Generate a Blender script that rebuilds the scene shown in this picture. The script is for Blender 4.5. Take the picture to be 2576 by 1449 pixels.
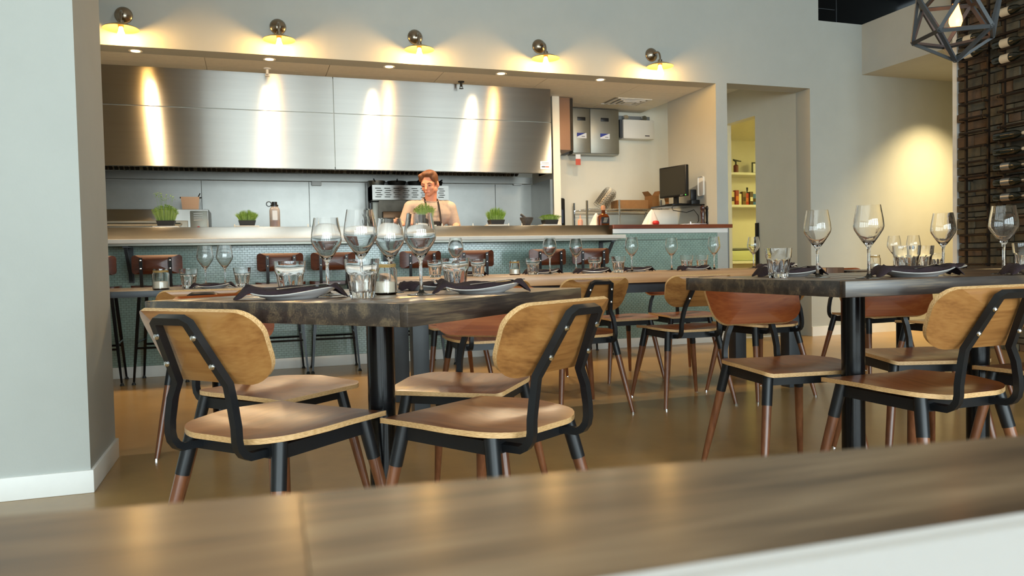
import bpy, bmesh, math, random
from mathutils import Vector, Matrix
random.seed(7)
R = math.radians
scene = bpy.context.scene
COL = scene.collection
for o in list(bpy.data.objects): bpy.data.objects.remove(o)

# ------------------------------------------------------------------ camera
W, H, F = 2576., 1449., 1930.
YAW, PITCH, ROLL = math.atan(652/1930), math.atan(64.5/1930), math.atan(.021)
CAM = Vector((0, 0, .85))
fw = Vector((math.sin(YAW)*math.cos(PITCH), math.cos(YAW)*math.cos(PITCH), -math.sin(PITCH)))
rt0 = Vector((math.cos(YAW), -math.sin(YAW), 0)); up0 = rt0.cross(fw)
rt = rt0*math.cos(ROLL) - up0*math.sin(ROLL); up = rt0*math.sin(ROLL) + up0*math.cos(ROLL)
cam_d = bpy.data.cameras.new('camera'); cam = bpy.data.objects.new('camera', cam_d); COL.objects.link(cam)
M4 = Matrix((rt, up, -fw)).transposed().to_4x4(); M4.translation = CAM
cam.matrix_world = M4
cam_d.sensor_width = 36; cam_d.lens = 36*F/W; cam_d.clip_start = .02; cam_d.clip_end = 60
cam_d.dof.use_dof = True; cam_d.dof.focus_distance = 2.9; cam_d.dof.aperture_fstop = 10
scene.camera = cam

def ray(px, py): return fw + rt*((px-W/2)/F) - up*((py-H/2)/F)
def onZ(px, py, z): r = ray(px, py); return CAM + r*((z-CAM.z)/r.z)
def onY(px, py, y): r = ray(px, py); return CAM + r*(y/r.y)
def onX(px, py, x): r = ray(px, py); return CAM + r*(x/r.x)
def atD(px, py, d): return CAM + ray(px, py)*d
def pxY(px, y, py=680): p = onY(px, py, y); return p.x, p.y
def pxD(px, d, py=740): p = atD(px, py, d); return p.x, p.y

# ------------------------------------------------------------------ world, exposure
scene.view_settings.view_transform = 'Standard'; scene.view_settings.look = 'None'
scene.view_settings.exposure = 0.29; scene.view_settings.gamma = 1; scene.view_settings.use_curve_mapping = False
scene.cycles.use_denoising = True
scene.cycles.use_adaptive_sampling = True; scene.cycles.adaptive_threshold = .02
scene.cycles.max_bounces = 10; scene.cycles.diffuse_bounces = 4; scene.cycles.glossy_bounces = 4
scene.cycles.transmission_bounces = 9; scene.cycles.transparent_max_bounces = 8
scene.cycles.caustics_reflective = False; scene.cycles.caustics_refractive = True
scene.cycles.sample_clamp_indirect = 4
wd = bpy.data.worlds.new('world'); scene.world = wd; wd.use_nodes = True
bg = wd.node_tree.nodes['Background']; bg.inputs[0].default_value = (.75, .92, 1, 1); bg.inputs[1].default_value = 1.5

def lamp(name, kind, loc, energy, color, rot=(0, 0, 0), **kw):
    l = bpy.data.lights.new(name, kind); l.energy = energy; l.color = color
    for k, v in kw.items(): setattr(l, k, v)
    o = bpy.data.objects.new(name, l); COL.objects.link(o); o.location = loc; o.rotation_euler = rot
    return o
# daylight entering through the street windows behind the camera
WIN = [(-4.4, 1.9), (-2.0, 1.9), (.4, 1.9), (2.8, 1.9), (5.2, 1.9)]     # centre x, width
WY = -5.6
for i, (wx, ww) in enumerate(WIN):
    lamp('window_street_%d_offscreen' % (i+1), 'AREA', (wx, WY-.12, 1.75), 92*ww, (.80, .95, 1), (R(90), 0, 0), shape='RECTANGLE', size=ww, size_y=2.9)

# ------------------------------------------------------------------ materials
def lin(c):
    return tuple(((v/255)/12.92 if v/255 <= .04045 else ((v/255+.055)/1.055)**2.4) for v in c) + (1,)
MATS = {}
def mat(name, col, rough=.5, metal=0, trans=0, ior=1.45, emit=None, estr=0, aniso=0, noise=0, nscale=8, bump=0, bscale=60, stretch=(1, 1, 1), spec=.5, coat=0, rand=0):
    if name in MATS: return MATS[name]
    m = bpy.data.materials.new(name); m.use_nodes = True; nt = m.node_tree; b = nt.nodes['Principled BSDF']
    c = lin(col); b.inputs['Base Color'].default_value = c; b.inputs['Roughness'].default_value = rough
    b.inputs['Metallic'].default_value = metal; b.inputs['Transmission Weight'].default_value = trans; b.inputs['IOR'].default_value = ior
    b.inputs['Specular IOR Level'].default_value = spec; b.inputs['Coat Weight'].default_value = coat; b.inputs['Coat Roughness'].default_value = .12
    if aniso: b.inputs['Anisotropic'].default_value = aniso
    if emit: b.inputs['Emission Color'].default_value = lin(emit); b.inputs['Emission Strength'].default_value = estr
    if noise or bump:
        tc = nt.nodes.new('ShaderNodeTexCoord'); mp = nt.nodes.new('ShaderNodeMapping'); mp.inputs['Scale'].default_value = stretch
        nt.links.new(tc.outputs['Object'], mp.inputs[0])
        if noise:
            n = nt.nodes.new('ShaderNodeTexNoise'); n.inputs['Scale'].default_value = nscale; n.inputs['Detail'].default_value = 6; n.inputs['Roughness'].default_value = .65
            nt.links.new(mp.outputs[0], n.inputs['Vector'])
            r = nt.nodes.new('ShaderNodeValToRGB')
            r.color_ramp.elements[0].position = .3; r.color_ramp.elements[1].position = .7
            r.color_ramp.elements[0].color = tuple(v*(1-noise) for v in c[:3]) + (1,); r.color_ramp.elements[1].color = tuple(min(1, v*(1+noise)) for v in c[:3]) + (1,)
            nt.links.new(n.outputs['Fac'], r.inputs[0]); nt.links.new(r.outputs[0], b.inputs['Base Color'])
        if bump:
            n2 = nt.nodes.new('ShaderNodeTexNoise'); n2.inputs['Scale'].default_value = bscale; n2.inputs['Detail'].default_value = 4
            nt.links.new(mp.outputs[0], n2.inputs['Vector'])
            bp = nt.nodes.new('ShaderNodeBump'); bp.inputs['Strength'].default_value = bump; bp.inputs['Distance'].default_value = .01
            nt.links.new(n2.outputs['Fac'], bp.inputs['Height']); nt.links.new(bp.outputs[0], b.inputs['Normal'])
    MATS[name] = m; return m

def wood(name, dark, mid, light, axis=0, scale=1.0, rough=.35, coat=.25, knots=False):
    """grain running along the given object axis, shifted for every object"""
    m = bpy.data.materials.new(name); m.use_nodes = True; nt = m.node_tree; b = nt.nodes['Principled BSDF']; L = nt.links.new
    tc = nt.nodes.new('ShaderNodeTexCoord'); oi = nt.nodes.new('ShaderNodeObjectInfo')
    ad = nt.nodes.new('ShaderNodeVectorMath'); ad.operation = 'ADD'
    ml = nt.nodes.new('ShaderNodeMath'); ml.operation = 'MULTIPLY'; ml.inputs[1].default_value = 13
    L(oi.outputs['Random'], ml.inputs[0]); cb = nt.nodes.new('ShaderNodeCombineXYZ')
    for k in range(3): L(ml.outputs[0], cb.inputs[k])
    L(tc.outputs['Object'], ad.inputs[0]); L(cb.outputs[0], ad.inputs[1])
    mp = nt.nodes.new('ShaderNodeMapping'); s = [9*scale]*3; s[axis] = 1.1*scale; mp.inputs['Scale'].default_value = s
    L(ad.outputs[0], mp.inputs[0])
    n = nt.nodes.new('ShaderNodeTexNoise'); n.inputs['Scale'].default_value = 1.6; n.inputs['Detail'].default_value = 5; n.inputs['Distortion'].default_value = .7
    L(mp.outputs[0], n.inputs['Vector'])
    mp2 = nt.nodes.new('ShaderNodeMapping'); s2 = [60*scale]*3; s2[axis] = 2.5*scale; mp2.inputs['Scale'].default_value = s2
    L(ad.outputs[0], mp2.inputs[0])
    n2 = nt.nodes.new('ShaderNodeTexNoise'); n2.inputs['Scale'].default_value = 2; n2.inputs['Detail'].default_value = 3
    L(mp2.outputs[0], n2.inputs['Vector'])
    mx = nt.nodes.new('ShaderNodeMath'); mx.operation = 'MULTIPLY_ADD'; mx.inputs[1].default_value = .3; L(n2.outputs['Fac'], mx.inputs[0])
    m7 = nt.nodes.new('ShaderNodeMath'); m7.operation = 'MULTIPLY'; m7.inputs[1].default_value = .7; L(n.outputs['Fac'], m7.inputs[0]); L(m7.outputs[0], mx.inputs[2])
    r = nt.nodes.new('ShaderNodeValToRGB'); e = r.color_ramp.elements
    e[0].position = .32; e[0].color = lin(dark); e[1].position = .68; e[1].color = lin(light); k = e.new(.5); k.color = lin(mid)
    L(mx.outputs[0], r.inputs[0]); L(r.outputs[0], b.inputs['Base Color'])
    b.inputs['Roughness'].default_value = rough; b.inputs['Coat Weight'].default_value = coat; b.inputs['Coat Roughness'].default_value = .2
    MATS[name] = m; return m

def ply(name):
    m = bpy.data.materials.new(name); m.use_nodes = True; nt = m.node_tree; b = nt.nodes['Principled BSDF']; L = nt.links.new
    n = nt.nodes.new('ShaderNodeTexNoise'); n.inputs['Scale'].default_value = 40; n.inputs['Detail'].default_value = 3
    r = nt.nodes.new('ShaderNodeValToRGB'); e = r.color_ramp.elements
    e[0].position = .35; e[0].color = lin((190, 145, 92)); e[1].position = .65; e[1].color = lin((228, 190, 138))
    L(n.outputs['Fac'], r.inputs[0]); L(r.outputs[0], b.inputs['Base Color']); b.inputs['Roughness'].default_value = .5
    MATS[name] = m; return m

WALL = mat('wall_paint', (176, 179, 174), .75, noise=.03, nscale=3, bump=.03, bscale=120)
WHITE = WALL                                  # one paint on every dining-room wall
CREAM = mat('kitchen_cream_paint', (222, 217, 202), .6, noise=.03, nscale=3)
CEILT = mat('ceiling_tile', (232, 228, 216), .8, noise=.04, nscale=20)
BLACKC = mat('black_ceiling', (14, 14, 14), .8)
DGLASS = mat('dark_glass', (10, 10, 11), .08)
TRIM = mat('trim_white', (232, 232, 228), .5, noise=.03, nscale=6)
FLOOR = mat('polished_concrete', (162, 130, 82), .28, noise=.2, nscale=1.3, bump=.02, bscale=25, coat=.1)
STEEL = mat('brushed_steel', (160, 157, 151), .30, metal=1, aniso=1.0, noise=.04, nscale=3, stretch=(.3, 8, 8))
STEEL2 = mat('sheet_steel', (140, 138, 133), .36, metal=1, noise=.10, nscale=2.2)
STEELD = mat('dull_steel', (150, 148, 138), .45, metal=1, noise=.08, nscale=4)
DARKST = mat('grimy_dark_metal', (40, 36, 30), .55, metal=.6, noise=.4, nscale=8)
STEELT = mat('bounce_steel_top', (226, 220, 208), .55, metal=.85, noise=.05, nscale=5)  # paler than the other steel, to bounce light up to ceiling and chef
BLK = mat('black_powder_coat', (24, 26, 29), .38, noise=.1, nscale=30)
GREASE_SHADE = mat('greasy_shaded_steel', (98, 92, 82), .5, metal=.8, noise=.25, nscale=8)  # grease, with part of the interior shade kept in the tone
BLKG = mat('black_gloss_metal', (16, 17, 19), .2, metal=.3)
GREYM = mat('grey_painted_steel', (62, 66, 70), .45, noise=.1, nscale=12)
CHROME = mat('chrome', (225, 225, 225), .12, metal=1)
NICKEL = mat('aged_nickel', (150, 140, 125), .25, metal=1, noise=.15, nscale=20)
BRASS = mat('pale_brass_enamel', (188, 158, 104), .4, metal=.7)
STONE = mat('counter_stone', (226, 220, 210), .3, noise=.05, nscale=9)
TILE = mat('mosaic_tile_glaze', (146, 170, 160), .16, noise=.12, nscale=14, coat=.4)
GROUT = mat('grout', (112, 126, 118), .8)
GLASS = mat('clear_glass', (255, 255, 255), 0, trans=1, ior=1.47)
CERAM = mat('white_ceramic', (235, 236, 236), .22, coat=.3)
CLOTH = mat('napkin_aubergine', (40, 25, 30), .9, noise=.2, nscale=40, bump=.3, bscale=300)
WAX = mat('candle_wax', (240, 225, 200), .5)
PAPER = mat('paper', (236, 236, 238), .7)
CARD = mat('cardboard', (150, 108, 66), .8, noise=.08, nscale=20)
RED = mat('red_plastic', (190, 40, 40), .4)
WHITEP = mat('white_plastic', (225, 222, 214), .45)
GREYP = mat('grey_plastic', (120, 122, 122), .5)
BLUEP = mat('blue_print', (52, 66, 150), .5)
INK = mat('print_ink', (70, 62, 60), .6)
INKR = mat('print_red', (205, 90, 70), .6)
SCREEN = mat('monitor_screen', (46, 46, 42), .25)
BLKP = mat('black_plastic', (20, 20, 21), .4)
LEAF = mat('microgreen_leaf', (104, 140, 38), .55, noise=.35, nscale=60)
STEMG = mat('microgreen_stem', (140, 165, 80), .55)
VENF = wood('veneer_front', (120, 55, 24), (158, 80, 38), (182, 104, 54), 0, 1.0, .3, .45)
VENB = wood('veneer_back', (112, 70, 34), (152, 104, 56), (172, 126, 72), 0, 1.2, .38, .3)
SEATV = wood('veneer_seat', (108, 54, 24), (146, 82, 40), (170, 106, 56), 1, 1.0, .34, .22)
LEGW = wood('leg_walnut', (84, 48, 28), (114, 68, 42), (138, 88, 56), 2, 1.4, .35, .3)
PLY = ply('plywood_edge')
TBLT = wood('table_top_wood', (70, 50, 36), (96, 70, 50), (122, 92, 66), 0, .7, .3, .4)
TBLE = wood('table_edge_dark', (36, 30, 27), (60, 52, 47), (112, 96, 74), 0, 2.0, .35, .35)
LONGW = wood('reclaimed_fir', (140, 96, 58), (182, 136, 92), (206, 164, 118), 0, .5, .4, .25)
LONGE = wood('reclaimed_fir_end', (74, 50, 36), (100, 70, 50), (122, 90, 66), 2, 1, .5, .1)
FGW = wood('foreground_walnut', (62, 49, 37), (110, 90, 69), (148, 126, 101), 0, 3.0, .42, .2)
FGW2 = wood('foreground_walnut_cross', (78, 59, 43), (120, 94, 68), (148, 122, 93), 0, 3.0, .42, .2)
STOOLW = wood('stool_walnut', (60, 28, 18), (84, 42, 26), (104, 56, 36), 0, 1.2, .4, .2)
BARW = wood('bar_top_wood', (84, 38, 22), (112, 56, 34), (136, 74, 46), 0, .8, .3, .4)
SLATE = [mat('slate_%d' % i, c, .8, noise=.3, nscale=9, bump=.6, bscale=25) for i, c in enumerate([(90, 82, 66), (78, 72, 60), (94, 84, 65), (96, 77, 60), (86, 84, 74)])]
IRON = mat('rack_iron', (52, 42, 34), .5, metal=.6, noise=.2, nscale=20)
BOTG = mat('bottle_dark_glass', (20, 24, 18), .08, coat=.5)
LABEL = mat('bottle_label', (205, 192, 168), .6)
FOIL = mat('silver_foil', (150, 150, 150), .3, metal=.8)
BULB = mat('bulb_glow', (255, 220, 160), .3, emit=(255, 196, 110), estr=260)
BULBO = mat('bulb_amber', (255, 160, 80), .3, emit=(255, 150, 60), estr=13)
DOWNL = mat('downlight_lens', (255, 235, 200), .4, emit=(255, 214, 150), estr=14)
FLUOR = mat('fluorescent_panel', (255, 250, 200), .4, emit=(255, 244, 150), estr=16)
SKIN = mat('skin', (214, 142, 112), .5, noise=.04, nscale=20)
HAIR = mat('hair_brown', (104, 62, 34), .55, noise=.3, nscale=40, bump=.5, bscale=120, stretch=(1, 1, .3))
SHIRT = mat('tee_oatmeal', (184, 160, 142), .95, noise=.06, nscale=12, bump=.5, bscale=14)
APRON = mat('apron_black', (32, 24, 24), .85)
PANTS = mat('trousers_dark', (40, 40, 46), .85)
EYEW = mat('eye_dark', (60, 38, 28), .3)
LIPS = mat('lips', (186, 108, 92), .5)
AMBER = mat('amber_liquor', (120, 58, 18), .08, trans=.5, ior=1.36)
PINKL = mat('pink_drink', (214, 120, 100), .3, trans=.3, ior=1.33)
GRANITE = mat('mortar_granite', (58, 54, 52), .6, noise=.4, nscale=60)
TOWEL = mat('towel_white', (232, 216, 202), .9, bump=.2, bscale=80)

# ------------------------------------------------------------------ mesh helpers
class MB:
    def __init__(s): s.v = []; s.f = []; s.m = []
    def add(s, vs, fs, mi=0):
        o = len(s.v); s.v += [tuple(v) for v in vs]
        for f in fs: s.f.append(tuple(i+o for i in f)); s.m.append(mi)
        return s
    def box(s, x0, x1, y0, y1, z0, z1, mi=0):
        vs = [(x, y, z) for z in (z0, z1) for y in (y0, y1) for x in (x0, x1)]
        return s.add(vs, [(0, 2, 3, 1), (4, 5, 7, 6), (0, 1, 5, 4), (2, 6, 7, 3), (0, 4, 6, 2), (1, 3, 7, 5)], mi)
    def bbox(s, x0, x1, y0, y1, z0, z1, b=.004, mi=0):
        bm = bmesh.new(); bmesh.ops.create_cube(bm, size=1)
        for v in bm.verts: v.co = Vector(((x0+x1)/2+v.co.x*(x1-x0), (y0+y1)/2+v.co.y*(y1-y0), (z0+z1)/2+v.co.z*(z1-z0)))
        bmesh.ops.bevel(bm, geom=list(bm.edges), offset=b, segments=2, profile=.5, affect='EDGES')
        bm.verts.index_update(); s.add([v.co.copy() for v in bm.verts], [[v.index for v in f.verts] for f in bm.faces], mi); bm.free(); return s
    def lathe(s, prof, n=24, c=(0, 0, 0), mi=0, axis='z', wob=None):
        vs = []; fs = []; k = len(prof)
        for j in range(n):
            a = 2*math.pi*j/n
            for (r, z) in prof:
                rr, zz = (r, z) if wob is None else wob(r, z, a)
                p = (rr*math.cos(a), rr*math.sin(a), zz)
                if axis == 'y': p = (p[0], -p[2], p[1])
                if axis == 'x': p = (p[2], p[0], p[1])
                vs.append((c[0]+p[0], c[1]+p[1], c[2]+p[2]))
        for j in range(n):
            for i in range(k-1):
                a, b = j*k+i, ((j+1) % n)*k+i
                fs.append((a, b, b+1, a+1))
        return s.add(vs, fs, mi)
    def tube(s, path, rad, n=8, cap=True, mi=0, flat=1.0, upv=None):
        P = [Vector(p) for p in path]; k = len(P)
        rad = rad if isinstance(rad, (list, tuple)) else [rad]*k
        vs = []; fs = []; prev = None
        for i, p in enumerate(P):
            t = (P[min(i+1, k-1)]-P[max(i-1, 0)]).normalized()
            if prev is None:
                ref = Vector(upv) if upv else (Vector((0, 0, 1)) if abs(t.z) < .9 else Vector((0, 1, 0)))
                a = (ref - t*ref.dot(t)).normalized()
            else: a = (prev - t*prev.dot(t)).normalized()
            prev = a; b = t.cross(a)
            for j in range(n):
                q = 2*math.pi*(j+.5)/n
                vs.append(p + (a*math.cos(q)*flat + b*math.sin(q))*rad[i])
        for i in range(k-1):
            for j in range(n):
                fs.append((i*n+j, i*n+(j+1) % n, (i+1)*n+(j+1) % n, (i+1)*n+j))
        if cap: fs.append(tuple(range(n))[::-1]); fs.append(tuple((k-1)*n+j for j in range(n)))
        return s.add(vs, fs, mi)
    def slab(s, outline, fn, nrm, th, mats=(0, 1, 2), rings=(1, .9, .7, .45, .2)):
        """outline in (u,v); fn(u,v)->front surface point; back is fn + nrm*th"""
        n = len(outline); cu = sum(p[0] for p in outline)/n; cv = sum(p[1] for p in outline)/n; N = Vector(nrm)*th
        for side in (0, 1):
            vs = []; fs = []
            for r in rings:
                for (u, v) in outline:
                    p = Vector(fn(cu+(u-cu)*r, cv+(v-cv)*r)); vs.append(p+N*side)
            vs.append(Vector(fn(cu, cv))+N*side); c = len(vs)-1
            for i in range(len(rings)-1):
                for j in range(n):
                    q = (i*n+j, i*n+(j+1) % n, (i+1)*n+(j+1) % n, (i+1)*n+j); fs.append(q if side else q[::-1])
            i = len(rings)-1
            for j in range(n):
                q = (i*n+j, i*n+(j+1) % n, c); fs.append(q if side else q[::-1])
            s.add(vs, fs, mats[side])
        a = [Vector(fn(u, v)) for (u, v) in outline]; b = [p+N for p in a]
        s.add(a+b, [(j, (j+1) % n, n+(j+1) % n, n+j) for j in range(n)], mats[2]); return s
    def mesh(s, name, mats, smooth=True, ang=35):
        me = bpy.data.meshes.new(name); me.from_pydata(s.v, [], s.f); me.validate(); me.update()
        for m in (mats if isinstance(mats, (list, tuple)) else [mats]): me.materials.append(m)
        if len(me.polygons) == len(s.m): me.polygons.foreach_set('material_index', s.m)
        bm = bmesh.new(); bm.from_mesh(me); bmesh.ops.recalc_face_normals(bm, faces=bm.faces); bm.to_mesh(me); bm.free()
        if smooth: me.shade_smooth(); me.set_sharp_from_angle(angle=R(ang))
        return me
    def obj(s, name, mats, parent=None, smooth=True, loc=None, rot=None, ang=35):
        o = bpy.data.objects.new(name, s.mesh(name, mats, smooth, ang)); COL.objects.link(o)
        if parent: o.parent = parent
        if loc is not None: o.location = loc
        if rot is not None: o.rotation_euler = rot
        return o
def meshobj(name, me, parent=None, loc=None, rot=None):
    o = bpy.data.objects.new(name, me); COL.objects.link(o)
    if parent: o.parent = parent
    if loc is not None: o.location = loc
    if rot is not None: o.rotation_euler = rot
    return o
def tag(o, label, cat, group=None):
    o['label'] = label; o['category'] = cat
    if group: o['group'] = group
    return o
def thing(name, label, cat, loc=(0, 0, 0), rz=0, group=None):
    o = bpy.data.objects.new(name, None); COL.objects.link(o); o.empty_display_size = .05
    o.location = loc; o.rotation_euler = (0, 0, rz); return tag(o, label, cat, group)
def struct(o): o['kind'] = 'structure'; return o
KIDS = {}
def copy_tree(o, parent=None):
    c = o.copy(); COL.objects.link(c); c.parent = parent
    for ch in list(o.children): copy_tree(ch, c)
    return c
def place(proto, used, loc, rz, label, group=None):
    """first use places the prototype itself, later uses place copies of it"""
    o = proto if not used else copy_tree(proto)
    used.append(o); o.location = loc; o.rotation_euler = (0, 0, rz); o['label'] = label
    if group: o['group'] = group
    elif 'group' in o: del o['group']
    return o
def rpoly(corners, seg=6):
    """rounded polygon: corners = [(x, y, radius)]"""
    out = []; n = len(corners)
    for i in range(n):
        p = Vector(corners[i][:2]); r = corners[i][2]; a = (Vector(corners[i-1][:2])-p).normalized(); b = (Vector(corners[(i+1) % n][:2])-p).normalized()
        ang = a.angle(b); d = r/math.tan(ang/2) if r > 0 else 0
        if r <= 0: out.append((p.x, p.y)); continue
        c = p + (a+b).normalized()*(r/math.sin(ang/2)); s = p+a*d-c; e = p+b*d-c
        for k in range(seg+1):
            q = s.lerp(e, k/seg).normalized()*r; out.append((c.x+q.x, c.y+q.y))
    return out
def arc(c, r, a0, a1, n, plane='xz'):
    o = []
    for i in range(n+1):
        a = R(a0+(a1-a0)*i/n); u, v = r*math.cos(a), r*math.sin(a)
        o.append({'xz': (c[0]+u, c[1], c[2]+v), 'yz': (c[0], c[1]+u, c[2]+v), 'xy': (c[0]+u, c[1]+v, c[2])}[plane])
    return o
def uvx(o):
    """planar UV with U along X, V along Z: direction of the brushing"""
    me = o.data; uv = me.uv_layers.new(name='UVMap')
    for l in me.loops:
        v = me.vertices[l.vertex_index].co; uv.data[l.index].uv = (v.x, v.z+v.y)
    return o
# brushing direction for the anisotropic steel
nt = STEEL.node_tree; tg = nt.nodes.new('ShaderNodeTangent'); tg.direction_type = 'UV_MAP'
nt.links.new(tg.outputs[0], nt.nodes['Principled BSDF'].inputs['Tangent']); nt.nodes['Principled BSDF'].inputs['Anisotropic Rotation'].default_value = .25

# ------------------------------------------------------------------ room shell
YW = 6.68                                   # plane of the kitchen wall
struct(MB().box(-6.2, 9, WY-.3, 10.2, -.1, 0).obj('floor', FLOOR))
struct(MB().box(-6, 5.6, 6.86, 8.25, 0, .012).obj('floor_kitchen_bounce', mat('bounce_floor_tile', (214, 206, 190), .5, noise=.05, nscale=5)))  # unseen pale floor, added to bounce the downlights up to the ceiling
wb = MB()
wb.box(-6, 4.456, YW, 6.88, 2.6, 4.2); wb.box(4.456, 4.587, YW, 7.62, 0, 4.2); wb.box(4.587, 5.605, YW, 6.9, 2.61, 4.2)
wb.box(5.605, 5.72, YW, 6.9, 0, 4.2); wb.box(5.72, 8.3, YW, 6.9, 0, 3.325)
struct(wb.obj('wall_back', WALL))
struct(MB().box(5.605, 8.2, YW-.014, YW, 0, .10).obj('baseboard_back', TRIM))
struct(MB().box(-2.6, -.612, 3.297, 3.86, 0, 4.2).obj('wall_column', WHITE))
struct(MB().bbox(-2.61, -.60, 3.285, 3.873, 0, .088, .003).obj('baseboard_column', TRIM))
struct(MB().box(-6.2, -6, WY-.1, 7, 0, 4.2).obj('wall_left', WALL))
struct(MB().box(-6.2, 5.72, WY-.2, 6.9, 4.2, 4.3).obj('ceiling', TRIM))
struct(MB().box(5.72, 8.4, WY-.2, 6.9, 4.2, 4.3).obj('ceiling_dark', BLACKC))
struct(MB().box(6.29, 8.3, 5.46, YW, 2.79, 3.325).obj('wall_bulkhead', WALL))
struct(MB().box(8.2, 8.3, 5.3, YW, 0, 2.79).obj('wall_alcove', WALL))
struct(MB().box(6.4, 8.2, 5.3, 5.40, 0, 4.2).obj('wall_alcove_near', WALL))
dg = struct(MB().box(5.72, 8.3, 6.74, 6.78, 3.325, 4.2).obj('window_1', DGLASS))
MB().box(6.0, 6.006, 6.732, 6.742, 3.325, 4.2).obj('glazing_bar', GREYM, dg)
MB().box(5.72, 5.98, 6.732, 6.742, 3.47, 3.476).obj('glazing_bar', GREYM, dg)
# street front behind the camera: piers, sill and lintel round five tall windows
wf = MB(); xs = [-6.0]
for wx, ww in WIN: xs += [wx-ww/2, wx+ww/2]
xs.append(6.4)
for i in range(0, len(xs), 2): wf.box(xs[i], xs[i+1], WY-.1, WY, 0, 4.2)
for wx, ww in WIN: wf.box(wx-ww/2, wx+ww/2, WY-.1, WY, 0, .3); wf.box(wx-ww/2, wx+ww/2, WY-.1, WY, 3.2, 4.2)
struct(wf.obj('wall_front', WALL))
for i, (wx, ww) in enumerate(WIN):
    f = MB(); b = .035
    f.box(wx-ww/2, wx-ww/2+b, WY-.08, WY-.02, .3, 3.2); f.box(wx+ww/2-b, wx+ww/2, WY-.08, WY-.02, .3, 3.2)
    f.box(wx-ww/2+b, wx+ww/2-b, WY-.08, WY-.02, .3, .34); f.box(wx-ww/2+b, wx+ww/2-b, WY-.08, WY-.02, 3.16, 3.2)
    f.box(wx-.02, wx+.02, WY-.08, WY-.02, .34, 3.16); f.box(wx-ww/2+b, wx+ww/2-b, WY-.08, WY-.02, 2.3, 2.34)
    struct(f.obj('window_%d' % (i+2), BLK))

# kitchen and passage shell
wk = MB(); wk.box(-6, 5.605, 8.25, 8.4, 0, 2.9); wk.box(3.06, 3.14, 7.6, 8.25, 0, 2.6); wk.box(-6.2, -6, 6.9, 8.4, 0, 2.9)
struct(wk.obj('wall_kitchen', CREAM))
wh = MB(); wh.box(5.605, 5.72, 6.9, 7.613, 0, 2.9); wh.box(5.605, 5.72, 7.613, 8.25, 2.5, 2.9); wh.box(5.605, 5.72, 8.25, 9.9, 0, 2.9)
struct(wh.obj('wall_passage', CREAM))
wp = MB(); wp.box(5.72, 8.6, 9.85, 10, 0, 2.75); wp.box(8.5, 8.6, 6.9, 9.85, 0, 2.75); wp.box(5.72, 8.5, 6.92, 7.0, 0, 2.75)
struct(wp.obj('wall_pantry', CREAM))
struct(MB().box(5.72, 8.6, 6.92, 9.85, 2.6, 2.7).obj('ceiling_pantry', CEILT))
struct(MB().box(4.456, 5.72, 6.9, 8.4, 2.87, 2.95).obj('ceiling_passage', CEILT))
ck = struct(MB().box(-6, 3.82, 6.88, 8.4, 2.612, 2.68).box(4.17, 4.456, 6.88, 8.4, 2.612, 2.68).box(3.82, 4.17, 6.88, 7.54, 2.612, 2.68).box(3.82, 4.17, 7.82, 8.4, 2.612, 2.68).obj('ceiling_kitchen', mat('ceiling_grid', (206, 202, 190), .7)))
tm = {}
for k in range(-2, 5):
    x0 = -.32+1.017*k; x1 = min(x0+1.012, 4.452)
    for (y0, y1) in ((6.885, 7.17), (7.175, 7.515), (7.52, 7.86), (7.865, 8.246)):
        if k == 4 and y0 == 7.52: x0v = 4.20
        else: x0v = x0
        if y0 > 7.4 and k < 3: continue
        key = (round(x1-x0v, 3), round(y1-y0, 3))
        if key not in tm: tm[key] = MB().box(0, key[0], 0, key[1], 0, .013).mesh('ceiling_panel', CEILT, False)
        meshobj('ceiling_panel', tm[key], ck, (x0v, y0, 2.6))
# the pantry's own fluorescent fixture, round the corner of its doorway
t = thing('ceiling_light_offscreen', 'flat fluorescent ceiling panel in the pantry', 'ceiling light', (7.8, 7.8, 2.55))
MB().box(-.5, .5, -.4, .4, .012, .05).obj('housing', WHITEP, t); MB().box(-.48, .48, -.38, .38, 0, .012).obj('diffuser', FLUOR, t)

# right-hand stone wall with its ledge stones
wr = struct(MB().box(6.23, 6.4, WY-.1, 5.40, 0, 4.2).obj('wall_right', SLATE[1]))
rs = random.Random(3); z = 0; stones = 0; protos = {}; rest = MB()
while z < 4.15:
    hgt = min(rs.choice((.05, .07, .08, .1)), 4.195-z); y = 5.40+rs.uniform(-.012, .012)
    while y > 1.5:
        ln = rs.choice((.12, .18, .24, .3)); dep = rs.choice((.04, .05, .06, .07)); k = rs.randrange(5)
        key = (round(hgt, 3), ln, k, dep)
        if z < 3.3 and y > 4.72 and stones < 298:
            if key not in protos: protos[key] = MB().bbox(0, .08, -ln+.005, 0, 0, hgt-.006, .008).mesh('stone', SLATE[k])
            meshobj('stone', protos[key], wr, (6.23-dep, y, z)); stones += 1
        else: rest.box(6.23-dep, 6.24, y-ln+.005, y, z, z+hgt-.006, k)
        y -= ln
    z += hgt
o = rest.obj('stone_field', SLATE, wr, False); o['kind'] = 'stuff'
struct(MB().box(6.18, 6.41, 5.41, 5.455, 0, 4.2).obj('trim_1', TRIM))

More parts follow.
